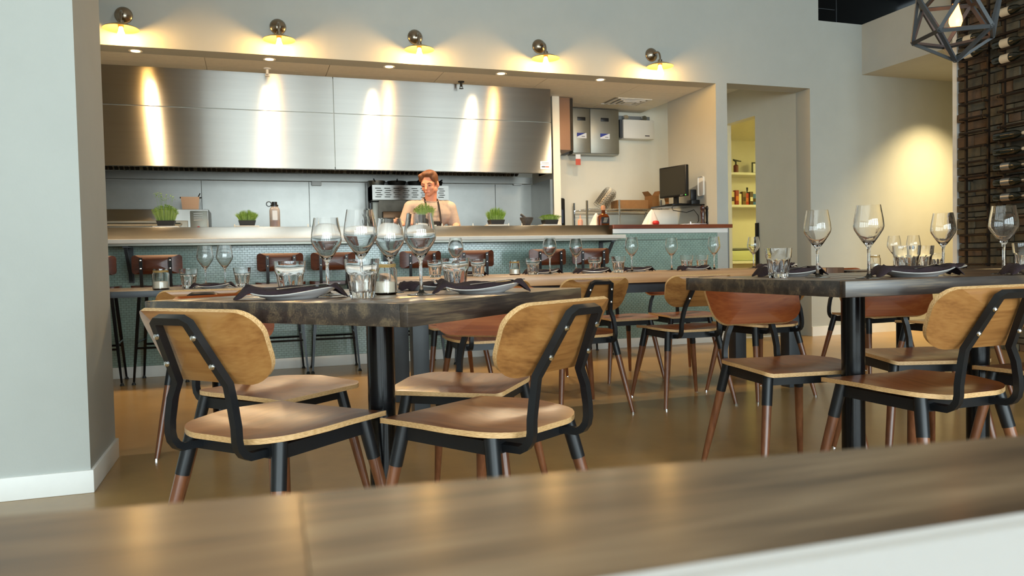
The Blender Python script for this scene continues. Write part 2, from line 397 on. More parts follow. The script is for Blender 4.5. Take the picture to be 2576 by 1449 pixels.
# ------------------------------------------------------------------ wall sconces
def sconce_proto():
    t = thing('wall_sconce', '', 'wall lamp')
    MB().lathe([(0, .042), (.018, .041), (.034, .034), (.05, .02), (.062, .012), (.066, .004), (.066, 0), (0, 0)], 28, (0, 0, 0), axis='y').obj('backplate', NICKEL, t)
    pts = [(0, -.03, 0), (0, -.10, 0)] + [(0, -.10-.065*math.sin(R(a)), -.065+.065*math.cos(R(a))) for a in (20, 40, 60, 80, 90)] + [(0, -.165, -.10)]
    MB().tube(pts, .0095, 10).obj('arm', NICKEL, t)
    MB().lathe([(0, -.085), (.02, -.088), (.022, -.10), (.021, -.14), (.017, -.142), (0, -.142)], 20, (0, -.165, 0)).obj('socket', NICKEL, t)
    sh = [(.02, -.108), (.04, -.114), (.09, -.132), (.122, -.147), (.127, -.15), (.127, -.153), (.121, -.150), (.088, -.136), (.038, -.118), (.02, -.112)]
    MB().lathe(sh, 36, (0, -.165, 0)).obj('shade', BRASS, t)
    MB().lathe([(0, -.142), (.014, -.146), (.017, -.165), (.028, -.195), (.033, -.217), (.028, -.240), (.015, -.254), (0, -.258)], 16, (0, -.165, 0)).obj('bulb', BULB, t)
    return t
sp, su = sconce_proto(), []
near = ['beside the white column', 'second along from the white column', 'above the chef', 'above the hood end by the control cabinet', 'next to the passage doorway']
for i, x in enumerate((-.888, .262, 1.41, 2.568, 3.735)):
    place(sp, su, (x, YW, 2.835), 0, 'lit nickel wall lamp with shallow enamel shade, ' + near[i], 'sconces above the kitchen opening')
    
# recessed downlights in the kitchen ceiling and the soffit
def downlight(x, y, z, e, lab, grp=None, lname='downlight_beam', size=168, col=(1, .78, .5)):
    t = thing('recessed_downlight', lab, 'ceiling light', (x, y, z), 0, grp)
    MB().lathe([(.035, -.001), (.05, -.004), (.052, 0), (.035, .0)], 20).obj('trim_ring', WHITEP, t)
    MB().lathe([(0, -.0015), (.035, -.0015), (.035, 0), (0, 0)], 16).obj('lens', DOWNL, t)
    l = lamp(lname, 'SPOT', (0, 0, -.012), e, col, spot_size=R(size), spot_blend=1, shadow_soft_size=.03); l.parent = t
for i, x in enumerate((-.83, .19, 1.2, 2.24, 3.25)):
    downlight(x, 6.815, 2.6, 85, 'small recessed downlight in the kitchen ceiling, ' + ['first from the white column', 'second from the white column', 'third from the white column', 'fourth from the white column', 'furthest from the white column'][i], 'kitchen downlights')
downlight(7.15, 6.1, 2.79, 400, 'recessed downlight in the alcove soffit beyond the stone wall', None, 'downlight_alcove_offscreen', 105, (1, .74, .36))

# sprinklers, vent
for i, (px, py) in enumerate(((1160, 205), (672, 172))):
    p = onZ(px, py, 2.6); t = thing('sprinkler', ('brass' if i == 0 else 'white') + ' sprinkler head under the kitchen ceiling, ' + ('towards the chef' if i == 0 else 'towards the white column'), 'sprinkler', (p.x, p.y, 2.6)); m = DARKST if i == 0 else WHITEP
    MB().lathe([(0, 0), (.032, 0), (.03, -.008), (.012, -.012), (.012, -.05), (0, -.05)], 16).obj('body', m, t)
    MB().lathe([(0, -.066), (.022, -.066), (.022, -.069), (0, -.069)], 14).obj('deflector', m, t)
    MB().tube([(.01, 0, -.045), (.016, 0, -.056), (.004, 0, -.067)], .003, 6).tube([(-.01, 0, -.045), (-.016, 0, -.056), (-.004, 0, -.067)], .003, 6).obj('frame_arms', m, t)
t = thing('ceiling_vent', 'square white louvred air vent in the kitchen ceiling', 'vent', (3.995, 7.68, 2.6))
for k, (r0, r1, z0) in enumerate(((.205, .175, 0), (.15, .125, -.006), (.1, .08, -.012))):
    f = MB()
    for (a, b, c, d) in ((-r0, r0, -r0*.85, -r1*.85), (-r0, r0, r1*.85, r0*.85), (-r0, -r1, -r1*.85, r1*.85), (r1, r0, -r1*.85, r1*.85)): f.box(a, b, c, d, z0-.008, z0+.004)
    f.obj('louvre_ring', WHITEP, t)
MB().box(-.185, -.175, -.15, .15, .012, .35).box(.175, .185, -.15, .15, .012, .35).box(-.175, .175, -.15, -.14, .012, .35).box(-.175, .175, .14, .15, .012, .35).box(-.185, .185, -.15, .15, .35, .36).obj('duct_throat', STEELD, t)
MB().box(-.06, .06, -.045, .045, -.02, -.012).obj('centre_plate', WHITEP, t)

# ------------------------------------------------------------------ extraction hood
hd = thing('extractor_hood', 'long brushed steel extractor hood above the cooking line', 'hood', (0, 7.31, 1.75))
for (x0, x1) in ((-3.2, .756), (.764, 2.925)):
    uvx(MB().box(x0, x1, 0, .03, .0, .511).obj('lower_panel', STEEL, hd, False)); uvx(MB().box(x0, x1, 0, .03, .519, .85).obj('upper_panel', STEEL, hd, False))
MB().box(-3.2, 2.92, .012, .05, .02, .84).obj('backing', STEELD, hd)
uvx(MB().box(2.895, 2.925, .03, .3, 0, .85).obj('side_panel', STEEL, hd, False))
MB().box(-3.2, 2.895, .05, .07, -.0, .06).obj('front_gutter', STEELD, hd)
MB().box(-3.2, 3.025, .85, .905, -.02, .05).obj('rear_rail', STEEL2, hd)
MB().box(-3.2, 3.025, .3, .86, .28, .3).obj('inner_roof', GREASE_SHADE, hd)
for i in range(11):
    x0 = -2.4+.48*i
    f = MB(); n = 10
    for k in range(n): f.box(x0+k*.046, x0+k*.046+.03, .86-.5*0-.02, .87, .05, .06)
    # sloped baffle filter
    g = MB(); vs = []
    for k in range(n):
        xa = x0+k*.046
        vs = [(xa, .84, .06), (xa+.03, .84, .06), (xa+.03, .42, .27), (xa, .42, .27), (xa, .85, .075), (xa+.03, .85, .075), (xa+.03, .43, .285), (xa, .43, .285)]
        g.add(vs, [(0, 1, 2, 3), (4, 7, 6, 5), (0, 4, 5, 1), (1, 5, 6, 2), (2, 6, 7, 3), (3, 7, 4, 0)])
    g.obj('baffle_filter', GREASE_SHADE, hd)
st = thing('warning_sticker', 'white warning sticker with red print on the hood corner', 'sticker', (2.855, 7.309, 1.79))
MB().box(-.055, .05, -.001, 0, -.0, .045).obj('lower_label', PAPER, st); MB().box(-.055, .05, -.001, 0, .05, .078).obj('upper_label', PAPER, st)
MB().box(-.042, -.002, -.002, -.001, .018, .03).obj('dark_print', INK, st); MB().box(.0, .04, -.002, -.001, .018, .03).obj('red_print', INKR, st); MB().box(-.04, .04, -.002, -.001, .06, .067).obj('thin_print', GREYP, st)

# steel backsplash panels, fixings
bs = thing('steel_backsplash', 'sheet steel splashback panels behind the cooking line', 'splashback', (0, 8.25, .9))
sx = [-3.2] + [onY(px, 520, 8.2).x for px in (508, 779, 921, 1248)] + [3.055]
for a, b in zip(sx[:-1], sx[1:]): MB().box(a+.003, b-.003, -.03, -.002, 0, .825).obj('panel', STEEL2, bs)
MB().box(3.03, 3.058, -.62, -.03, 0, .825).obj('side_panel', STEEL2, bs)
for px in (796, 1302):
    p = onY(px, 460, 8.2); o = MB().bbox(-.05, .05, -.03, 0, 0, .05, .006).obj('junction_box', WHITEP, None, loc=(p.x, 8.22, p.z-.03))
    tag(o, 'small white junction box on the splashback, ' + ('between the water bottle and the broiler' if px < 1000 else 'beside the steel side panel'), 'junction box')
# ------------------------------------------------------------------ bar front with mosaic tiles
bw = struct(MB().box(-4, 4.58, YW+.006, YW+.15, 0, 1.045).obj('wall_bar', GROUT))
struct(MB().bbox(-4, 4.585, YW-.012, YW+.006, 0, .09, .003).obj('baseboard_bar', TRIM))
TW, TH = .038, .0185
tile_me = MB().box(0, TW-.0025, -.005, 0, 0, TH-.0025).mesh('tile', TILE, False)
field = MB(); cnt = 0
nr = int((1.045-.092)/TH)
for r in range(nr):
    z = .092+r*TH; off = TW/2 if r % 2 else 0
    x = -1.25-off
    while x < 4.575:
        tz = random.uniform(-.0006, .0006)
        single = cnt < 300 and .02 < x < .78 and .12 < z < .40
        if single: meshobj('tile', tile_me, bw, (x, YW+.006+tz, z)); cnt += 1
        elif z < 1.03 or x > 3.2: field.box(x, min(x+TW-.0025, 4.58), YW+.001+tz, YW+.006, z, z+TH-.0025)
        x += TW
fo = field.obj('tile_field', TILE, bw, False); fo['kind'] = 'stuff'
# raised tiled end under the timber top
ub = struct(MB().box(3.29, 4.58, YW+.006, YW+.15, 1.045, 1.15).obj('wall_bar_end', GROUT))
f2 = MB()
for r in range(3):
    z = 1.048+r*TH; x = 3.292-(TW/2 if r % 2 else 0)
    while x < 4.57: f2.box(max(x, 3.29), min(x+TW-.0025, 4.58), YW+.001, YW+.006, z, z+TH-.0025); x += TW
o = f2.obj('tile_field', TILE, ub, False); o['kind'] = 'stuff'
MB().box(3.29, 4.585, YW-.002, YW+.006, 1.108, 1.15).obj('trim_rail', TRIM, ub)
struct(MB().box(4.578, 4.592, YW-.004, YW+.15, 0, 1.15).obj('trim_2', GREYP))
ct = thing('bar_counter_top', 'pale stone bar counter on steel brackets over the stools', 'counter', (0, YW, 1.05))
MB().bbox(-4, 3.262, -.33, .12, 0, .033, .004).obj('stone_slab', STONE, ct)
MB().box(-4, 3.19, -.30, -.02, -.016, 0).obj('steel_channel', STEELD, ct)
for x in (-.9, 1.1, 3.16):
    b = MB(); b.box(x-.02, x+.02, -.28, -.001, -.03, -.016); b.box(x-.02, x+.02, -.012, -.001, -.30, -.03)
    b.tube([(x, -.26, -.03), (x, -.012, -.28)], .016, 4); b.obj('bracket', GREYM, ct)
ps = thing('pass_shelf', 'raised brushed steel pass shelf behind the stone counter', 'shelf', (0, YW, 1.083))
uvx(MB().bbox(-4, 3.285, .0, .02, 0, .104, .003).obj('front_face', STEEL, ps)); MB().bbox(-4, 3.285, .02, .215, .084, .104, .002).obj('shelf_top', STEELT, ps)
MB().box(-4, 3.285, .195, .215, -.9, .084).obj('rear_panel', STEELD, ps)
wt = tag(MB().box(3.288, 4.455, -.03, .34, 0, .037).box(4.455, 4.616, -.03, -.001, 0, .037).obj('timber_bar_top', BARW, None, loc=(0, YW, 1.153)), 'reddish timber bar top beside the passage doorway', 'counter')

# ------------------------------------------------------------------ bar stools
def stool():
    t = thing('bar_stool', '', 'stool')
    ol = rpoly([(-.175, -.07, .025), (.175, -.07, .025), (.175, .07, .025), (-.175, .07, .025)])
    MB().slab(ol, lambda u, v: (u, -.20+.05*(1-(u/.175)**2)*-1+.05, .89+v), (0, -1, 0), .012, (0, 0, 0)).obj('backrest', STOOLW, t)
    ols = rpoly([(-.19, -.19, .05), (.19, -.19, .05), (.18, .18, .05), (-.18, .18, .05)])
    MB().slab(ols, lambda u, v: (u, v, .735-.012*(1-(u/.19)**2)), (0, 0, -1), .022, (0, 0, 0)).obj('seat', STOOLW, t)
    for s in (-1, 1):
        up_ = MB().tube([(s*.10, -.10, .70), (s*.10, -.205, .71), (s*.10, -.222, .76), (s*.10, -.226, .94)], .016, 4, flat=.35, upv=(0, 0, 1)).obj('back_strap', BLK, t)
        for z in (.86, .92): MB().lathe([(0, .006), (.007, .004), (.008, 0), (0, 0)], 8, (s*.10, -.235, z), axis='y').obj('bolt', CHROME, up_)
    for sx_ in (-1, 1):
        for sy in (-1, 1):
            a, b = Vector((sx_*.13, sy*.13, .712)), Vector((sx_*.185, sy*.185, .0))
            l = MB().tube([a, a.lerp(b, .5), a.lerp(b, .97)], [.017, .016, .010], 4).obj('leg', BLKG, t)
            MB().lathe([(0, 0), (.016, 0), (.012, .012), (.008, .02), (0, .02)], 8, (b.x, b.y, 0)).obj('foot_cap', BLKP, l)
    MB().tube([(-.16, -.165, .27), (.16, -.165, .27)], .009, 6).obj('foot_rail', BLKG, t)
    MB().tube([(-.16, .165, .27), (.16, .165, .27)], .009, 6).obj('foot_rail', BLKG, t)
    MB().tube([(-.165, -.16, .31), (-.165, .16, .31)], .009, 6).obj('side_rail', BLKG, t)
    MB().tube([(.165, -.16, .31), (.165, .16, .31)], .009, 6).obj('side_rail', BLKG, t)
    MB().box(-.14, .14, -.14, .14, .70, .713).obj('seat_frame', BLKG, t)
    return t
sp_, su_ = stool(), []
ords = ['first', 'second', 'third', 'fourth', 'fifth', 'sixth', 'seventh', 'eighth']
for i, (x, a) in enumerate(((-1.13, 3), (-.66, -4), (.205, 2), (.625, -3), (1.32, 2), (1.79, -2), (2.45, 3), (2.88, -3))):
    place(sp_, su_, (x, 6.44, 0), R(a), 'walnut and black metal bar stool at the tiled bar, %s from the white column' % ords[i], 'stools along the bar')

# ------------------------------------------------------------------ cooking line
oven = thing('deck_oven', 'low stainless oven with a bar handle under the hood', 'oven', (-.8, 7.72, .9))
uvx(MB().bbox(-1.0, .43, 0, .5, 0, .505, .006).obj('body', STEEL, oven)); MB().bbox(-.98, .25, -.02, 0, .05, .40, .006).obj('door', STEELD, oven)
MB().tube([(-.9, -.02, .365), (-.9, -.06, .365), (.19, -.06, .365), (.19, -.02, .365)], .012, 8).obj('handle', CHROME, oven)
cp = MB().bbox(.27, .42, -.012, 0, .06, .49, .004).obj('control_panel', STEELD, oven)
for k in range(4): MB().box(.30, .38, -.016, -.012, .40+k*.02, .408+k*.02).obj('display_line', WHITEP, cp)
for k in range(2): MB().lathe([(0, .022), (.016, .02), (.018, 0), (0, 0)], 12, (.34, -.012, .33-k*.07), axis='y').obj('knob', BLKP if k else RED, cp)
MB().box(-1.0, .43, .02, .5, -.9, -.0).obj('base_cabinet', STEELD, oven)
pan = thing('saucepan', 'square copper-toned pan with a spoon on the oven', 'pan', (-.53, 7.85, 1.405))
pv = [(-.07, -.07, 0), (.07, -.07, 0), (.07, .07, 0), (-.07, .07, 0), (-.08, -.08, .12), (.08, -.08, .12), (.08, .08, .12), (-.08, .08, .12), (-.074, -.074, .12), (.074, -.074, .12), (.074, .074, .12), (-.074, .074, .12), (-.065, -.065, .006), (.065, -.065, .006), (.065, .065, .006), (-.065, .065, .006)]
MB().add(pv, [(0, 3, 2, 1), (0, 1, 5, 4), (1, 2, 6, 5), (2, 3, 7, 6), (3, 0, 4, 7), (4, 5, 9, 8), (5, 6, 10, 9), (6, 7, 11, 10), (7, 4, 8, 11), (8, 9, 13, 12), (9, 10, 14, 13), (10, 11, 15, 14), (11, 8, 12, 15), (12, 13, 14, 15)]).obj('pot', mat('pan_brown', (150, 112, 84), .3, metal=.9), pan)  # even brown metal tone
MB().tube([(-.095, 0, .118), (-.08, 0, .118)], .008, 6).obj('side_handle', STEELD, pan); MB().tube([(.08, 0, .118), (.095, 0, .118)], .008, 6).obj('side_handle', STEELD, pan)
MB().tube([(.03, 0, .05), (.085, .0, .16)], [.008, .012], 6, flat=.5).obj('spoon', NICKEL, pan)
sal = thing('broiler_oven', 'stainless overhead broiler with slotted vent panel behind the chef', 'oven', (1.585, 7.9, .9))
vp = MB(); zl = .62                       # front plate pierced by five rows of slots, hollow behind
for r in range(5):
    z0, z1 = .645+r*.022, .653+r*.022; vp.box(-.40, .40, 0, .008, zl, z0); zl = z1; xl = -.40
    for k in range(8): x0 = -.37+k*.094+(r % 2)*.012; vp.box(xl, x0, 0, .008, z0, z1); xl = x0+.06
    vp.box(xl, .40, 0, .008, z0, z1)
vp.box(-.40, .40, 0, .008, zl, .77); vp.box(-.40, .40, .008, .31, .762, .77); vp.box(-.40, .40, .008, .31, .62, .626); vp.box(-.40, -.394, .008, .31, .626, .762); vp.box(.394, .40, .008, .31, .626, .762)
uvx(vp.obj('vent_panel', STEEL, sal, False)); MB().box(-.394, .394, .12, .31, .626, .762).obj('burner_box', GREASE_SHADE, sal)
MB().box(-.40, .40, .04, .31, .3, .62).obj('cavity', GREASE_SHADE, sal); MB().bbox(-.40, -.34, .0, .06, .0, .62, .004).obj('side_post', STEELD, sal); MB().bbox(.34, .40, .0, .06, .0, .62, .004).obj('side_post', STEELD, sal)
MB().bbox(-.30, .30, -.02, .04, .40, .50, .006).obj('door', mat('oven_door_brown', (96, 70, 48), .35, metal=.7), sal); MB().tube([(-.28, -.04, .39), (.28, -.04, .39)], .008, 6).obj('door_rail', CHROME, sal); MB().box(-.34, .34, .02, .31, 0, .3).obj('lower_cabinet', STEELD, sal)
MB().tube([(-.43, -.01, .28), (-.43, -.05, .30), (-.43, -.05, .58), (-.43, -.01, .60)], .008, 6).tube([(-.43, -.03, .60), (-.34, -.03, .60)], .006, 6).obj('rack_arm', BLKG, sal)
for i, (x, r) in enumerate(((-.33, .09), (-.12, .10), (.08, .085), (.30, .075))):
    o = thing('frying_pan', 'dark pan stored on top of the broiler, ' + ['at the rack-arm end', 'second from the rack arm', 'third from the rack arm', 'at the end away from the rack arm'][i], 'pan', (1.585+x, 8.05, 1.67), R(160+12*i), 'pans on the broiler')
    MB().lathe([(0, 0), (r*.8, 0), (r, .055), (r-.004, .055), (r*.78, .004), (0, .004)], 20).obj('bowl', DARKST if i else STEELD, o)
    MB().tube([(0, r-.005, .045), (0, r+.06, .06)], .008, 6).obj('handle', BLKP, o)

lc = thing('cook_line_bounce_counter', 'unseen steel counter added along the cooking line to bounce light upward', 'counter', (0, 7.6, 0))  # out of view, added to reflect light upward
for (a, b_) in ((-.3, 1.14), (2.03, 2.95)): MB().bbox(a, b_, 0, .61, .87, .9, .004).obj('worktop', STEEL2, lc); MB().box(a, b_, .03, .6, .012, .87).obj('cabinet', STEELD, lc)
# things standing on the pass shelf
SZ = 1.187
def greens(px, y, wide, tall, style, lab):
    x, _ = pxY(px, y, 565); t = thing('microgreen_tray', lab, 'plant', (x, y, SZ+.013), 0, None)
    b = tag(MB().bbox(-.095, .095, -.07, .07, 0, .013, .003).obj('serving_board', STONE, None, loc=(x, y, SZ)), 'small pale board under the ' + lab.split(' growing')[0].split(' in a')[0], 'board')
    tv = MB(); w0, w1, h = .058, .07, .045
    a = [(-w0, -w0*.8, 0), (w0, -w0*.8, 0), (w0, w0*.8, 0), (-w0, w0*.8, 0), (-w1, -w1*.8, h), (w1, -w1*.8, h), (w1, w1*.8, h), (-w1, w1*.8, h)]
    tv.add(a, [(0, 3, 2, 1), (0, 1, 5, 4), (1, 2, 6, 5), (2, 3, 7, 6), (3, 0, 4, 7), (4, 5, 6, 7)]); tv.obj('tray', BLKP, t)
    rg = random.Random(px); g = MB()
    for k in range(330):
        bx, by = rg.uniform(-.062, .062), rg.uniform(-.05, .05); sp2 = wide*rg.uniform(.5, 1.15)
        hh = tall*rg.uniform(.62, 1.0)*(1-.35*(abs(bx)/.062)**2 if style != 'flat' else 1)
        tx, ty = bx*(1+sp2), by*(1+sp2)
        w_ = .0012
        g.add([(bx-w_, by, h), (bx+w_, by, h), (tx+w_*.6, ty, h+hh), (tx-w_*.6, ty, h+hh)], [(0, 1, 2, 3)], 1)
        if style == 'grass':
            g.add([(bx-.0022, by, h+hh*.2), (bx+.0022, by+.001, h+hh*.2), (tx*1.15, ty*1.15, h+hh*1.1)], [(0, 1, 2)], 0)
        else:
            for q in range(2):
                a_ = rg.uniform(0, 6.28); l_ = rg.uniform(.007, .013); c, s_ = math.cos(a_), math.sin(a_); zz = h+hh
                g.add([(tx, ty, zz), (tx+c*l_*.6-s_*l_*.45, ty+s_*l_*.6+c*l_*.45, zz+.004), (tx+c*l_*1.2, ty+s_*l_*1.2, zz+.001), (tx+c*l_*.6+s_*l_*.45, ty+s_*l_*.6-c*l_*.45, zz+.003)], [(0, 1, 2, 3)], 0)
    o = g.obj('shoots', [LEAF, STEMG], t, False); o['kind'] = 'stuff'; return t
t = greens(418, 6.80, .55, .13, 'leaf', 'bushy cress growing in a black tray beside the deck oven')
rg = random.Random(5); g = MB()
for k in range(9):
    a = rg.uniform(-.08, .06); hh = rg.uniform(.2, .27); g.tube([(a*.3, 0, .045), (a*.7, rg.uniform(-.02, .02), hh*.6), (a, 0, hh)], .0009, 4)
    for q in range(5): g.lathe([(0, -.003), (.005, 0), (0, .003)], 5, (a+rg.uniform(-.015, .015), rg.uniform(-.01, .01), hh-rg.uniform(-.01, .03)))
g.obj('flower_stalks', LEAF, t)
greens(622, 6.80, .45, .09, 'grass', 'fine wheatgrass growing in a black tray next to the water bottle')
greens(1068, 6.80, .5, .15, 'leaf', 'tall leafy shoots in a black tray before the chef')
greens(1248, 6.80, .35, .12, 'grass', 'upright chives in a black tray next to the mortar')
greens(1383, 6.80, .5, .05, 'leaf', 'low sprouts in a black tray at the end of the pass shelf')
x, y = pxY(692, 6.80, 565); t = thing('water_bottle', 'clear water bottle with pink drink and black loop cap', 'bottle', (x, y, SZ))
MB().lathe([(0, 0), (.04, 0), (.043, .006), (.043, .145), (.036, .165), (.028, .172), (.028, .18), (.026, .18), (.026, .171), (.034, .163), (.040, .144), (.040, .006), (0, .004)], 24).obj('body', mat('bottle_frost', (235, 225, 220), .15, trans=.75), t)
MB().lathe([(0, .006), (.0395, .006), (.0395, .06), (0, .06)], 20).obj('drink', PINKL, t)
MB().lathe([(0, .178), (.031, .178), (.031, .19), (.022, .192), (.022, .215), (0, .217)], 20).obj('cap', BLKP, t)
MB().tube(arc((-.045, 0, .197), .02, 0, 360, 14), .004, 6, False).obj('carry_loop', BLKP, t)
MB().box(-.02, .02, -.0445, -.042, .06, .14).obj('label', PAPER, t)
x, y = pxY(1325, 6.80, 565); t = thing('mortar', 'rough granite mortar on the pass shelf', 'mortar', (x, y, SZ))
MB().lathe([(0, 0), (.038, 0), (.036, .012), (.045, .03), (.062, .065), (.064, .08), (.056, .082), (.045, .05), (.02, .03), (0, .028)], 24).obj('bowl', GRANITE, t)
o = tag(MB().tube([(.03, 0, .045), (-.01, 0, .075), (-.05, 0, .105), (-.058, 0, .112)], [.014, .011, .012, .009], 10).obj('pestle', GRANITE, None, loc=(x, y, SZ)), 'granite pestle leaning in the mortar', 'pestle')
def squeeze(px, y, lab, m=WHITEP, h=.06, z=1.15):
    x, _ = pxY(px, y, 566); t = thing('squeeze_bottle', lab, 'bottle', (x, y, z), 0, 'squeeze bottles on the pass')
    MB().lathe([(0, 0), (.024, 0), (.025, h*.5), (.024, h*.6), (0, h*.62)], 14).obj('body', m, t); MB().lathe([(.02, h*.6), (.02, h*.72), (.007, h*.78), (.003, h*1.25), (0, h*1.25)], 12).obj('nozzle', m, t)
for i, px in enumerate((590, 775, 1112, 1190, 1225, 1280, 1313, 1393, 1404)):
    squeeze(px, 6.955, 'small cream squeeze bottle behind the pass shelf', WHITEP, .075, 1.13)
MB_ = tag(MB().box(-4, 3.2, 6.9, 7.01, 1.10, 1.13).obj('prep_counter', STEELT), 'narrow steel prep counter on the kitchen side of the pass', 'counter')
MB().box(-4, 3.2, 6.905, 6.925, 0, 1.10).obj('front_panel', STEELD, MB_)
squeeze(1460, 6.80, 'salmon sauce squeeze bottle beside the liquor bottle', mat('sauce_pink', (224, 160, 130), .4), .085, SZ)
x, y = pxY(1518, 6.745, 566); t = thing('liquor_bottle', 'squat amber liquor bottle with round cork stopper', 'bottle', (x, y, SZ))
ol = rpoly([(-.052, -.035, .012), (.052, -.035, .012), (.052, .035, .012), (-.052, .035, .012)], 4)
b = MB(); lv = [(0, 1), (.06, 1.02), (.085, .95), (.105, .72), (.118, .32), (.15, .28)]
vs = [(u*s_, v*s_, z_) for (z_, s_) in lv for (u, v) in ol]; n = len(ol); fs = [(i*n+j, i*n+(j+1) % n, (i+1)*n+(j+1) % n, (i+1)*n+j) for i in range(len(lv)-1) for j in range(n)]
b.add(vs, fs + [tuple(range(n))[::-1], tuple(range((len(lv)-1)*n, len(lv)*n))]); b.obj('body', AMBER, t)
MB().lathe([(0, .148), (.018, .148), (.024, .165), (.02, .19), (0, .196)], 14).obj('stopper', mat('cork', (196, 140, 104), .7), t)
lb = MB().box(-.036, .04, -.0385, -.0355, .018, .078).obj('label', BLKP, t)
for k in range(4): MB().box(-.02+k*.004, .018+k*.004, -.0395, -.0385, .03+k*.012, .034+k*.012).obj('label_print', LABEL, lb)
def towel(px, y, w, h, lab):
    x, _ = pxY(px, y, 560); t = MB(); n = 18; rows = 7; vs = []; rg = random.Random(px)
    for r in range(rows+1):
        f = r/rows
        for j in range(n):
            a = 2*math.pi*j/n; rad = (.006+f**.8*w*(1+.22*math.sin(a*5+px)+.1*math.sin(a*3)))
            vs.append((rad*math.cos(a), rad*.55*math.sin(a), h*(1-f)+.004))
    fs = [(i*n+j, i*n+(j+1) % n, (i+1)*n+(j+1) % n, (i+1)*n+j) for i in range(rows) for j in range(n)] + [tuple(range(n))]
    return tag(t.add(vs, fs).obj('kitchen_towel', TOWEL, None, loc=(x, y, SZ), ang=80), lab, 'towel')
towel(1500, 6.842, .056, .12, 'white cloth draped in a peak behind the liquor bottle'); towel(1640, 6.92, .085, .165, 'tall white cloth draped in a peak behind the red tomato')
tx, ty = pxY(1650, 6.83, 563); t = thing('tomato', 'shiny red tomato on the timber bar top', 'tomato', (tx, ty, 1.19))
MB().lathe([(0, .004), (.015, 0), (.03, .01), (.035, .026), (.028, .043), (.012, .048), (0, .044)], 18).obj('fruit', RED, t); MB().tube([(0, 0, .044), (.002, 0, .054)], .002, 5).obj('stem', STEMG, t)
for i, (px, m) in enumerate(((1768, mat('mill_wood', (52, 24, 20), .25, coat=.4)), (1781, BLKP))):
    x, y = pxY(px, 6.86, 560); t = thing('pepper_mill', ('dark red wooden' if i == 0 else 'black') + ' pepper mill on the timber bar top', 'pepper mill', (x, y, 1.19))
    MB().lathe([(0, 0), (.026, 0), (.026, .02), (.018, .05), (.02, .09), (.025, .13), (.02, .15), (0, .15)], 18).obj('body', m, t); MB().lathe([(0, .15), (.018, .15), (.027, .168), (.026, .185), (.012, .20), (.006, .206), (0, .206)], 18).obj('head', m, t)
for i in range(3):
    x, y = pxY(1712+18*i, 6.80, 563); p = MB().bbox(-.1+i*.01, .1, -.07, .07, 0, .004, .001).obj('paper_sheet', PAPER, None, loc=(x, y, 1.19+i*.004), rot=(0, 0, R(14*i-10))); tag(p, 'loose paper sheet stacked on the timber bar top, ' + ['bottom', 'middle', 'top'][i] + ' of the pile', 'paper')
x, y = pxY(1737, 6.76, 563); o = tag(MB().lathe([(0, 0), (.012, 0), (.012, .03), (.01, .032), (.01, .03), (0, .028)], 12).obj('salt_cellar', CHROME, None, loc=(x, y, 1.19)), 'tiny metal cellar on the timber bar top edge', 'cellar')
for i in range(4):
    x, y = pxY(1795+i*6, 6.88, 558); o = tag(MB().lathe([(0, 0), (.012, 0), (.011, .05), (.005, .06), (.005, .075), (0, .075)], 10).obj('vial', GLASS, None, loc=(x, y, 1.19)), 'small clear vial beside the pepper mills', 'vial', 'vials beside the pepper mills')

# point-of-sale monitor on a wall shelf on the pier
ms = tag(MB().bbox(-.38, 0, -.2, .25, 0, .018, .004).obj('wall_shelf', BLKG, None, loc=(4.456, 7.1, 1.395)), 'small black shelf fixed to the pier under the monitor', 'shelf')
mt = thing('monitor', 'black flat monitor on the pier shelf beside the bar', 'monitor', (4.18, 7.05, 1.413), R(-76))
MB().bbox(-.195, .195, -.015, .025, .08, .40, .008).obj('housing', BLKP, mt); MB().box(-.180, .180, -.0165, -.0145, .098, .385).obj('screen', SCREEN, mt); MB().box(.11, .15, -.018, -.0165, .087, .093).obj('maker_mark', GREYP, mt)
MB().box(-.025, .025, .02, .05, .012, .25).obj('stand', BLKP, mt); MB().bbox(-.09, .09, -.04, .12, 0, .012, .003).obj('foot', BLKP, mt)
MB().lathe([(0, .004), (.004, .003), (.004, 0), (0, 0)], 8, (.185, -.014, .09), axis='y').obj('power_light', mat('green_led', (80, 255, 80), .4, emit=(80, 255, 80), estr=3), mt)
t = thing('card_terminal', 'black card terminal behind the monitor', 'terminal', (4.40, 7.02, 1.413)); MB().bbox(-.05, .05, -.04, .06, 0, .05, .006).obj('base', BLKP, t); MB().bbox(-.03, .035, .0, .02, .05, .16, .006).obj('reader', BLKP, t)
o = tag(MB().tube([(4.30, 7.3, 1.41), (4.2, 7.1, 1.36), (4.3, 7.0, 1.33), (4.4, 7.02, 1.36), (4.44, 7.0, 1.30), (4.43, 6.98, 1.24), (4.40, 6.95, 1.225)], .004, 6).obj('power_cable', BLKP), 'black cable looping under the monitor shelf', 'cable')
o = tag(MB().bbox(-.012, 0, -.05, .05, 0, .2, .02).obj('wall_speaker', WHITEP, None, loc=(4.456, 6.95, 1.5)), 'rounded pale plate on the pier next to the monitor', 'wall plate')
o = tag(MB().bbox(-.3, 0, -.02, .0, 0, .2, .003).obj('white_panel', WHITEP, None, loc=(4.456, 7.45, 1.19)), 'plain white panel under the monitor shelf', 'panel')

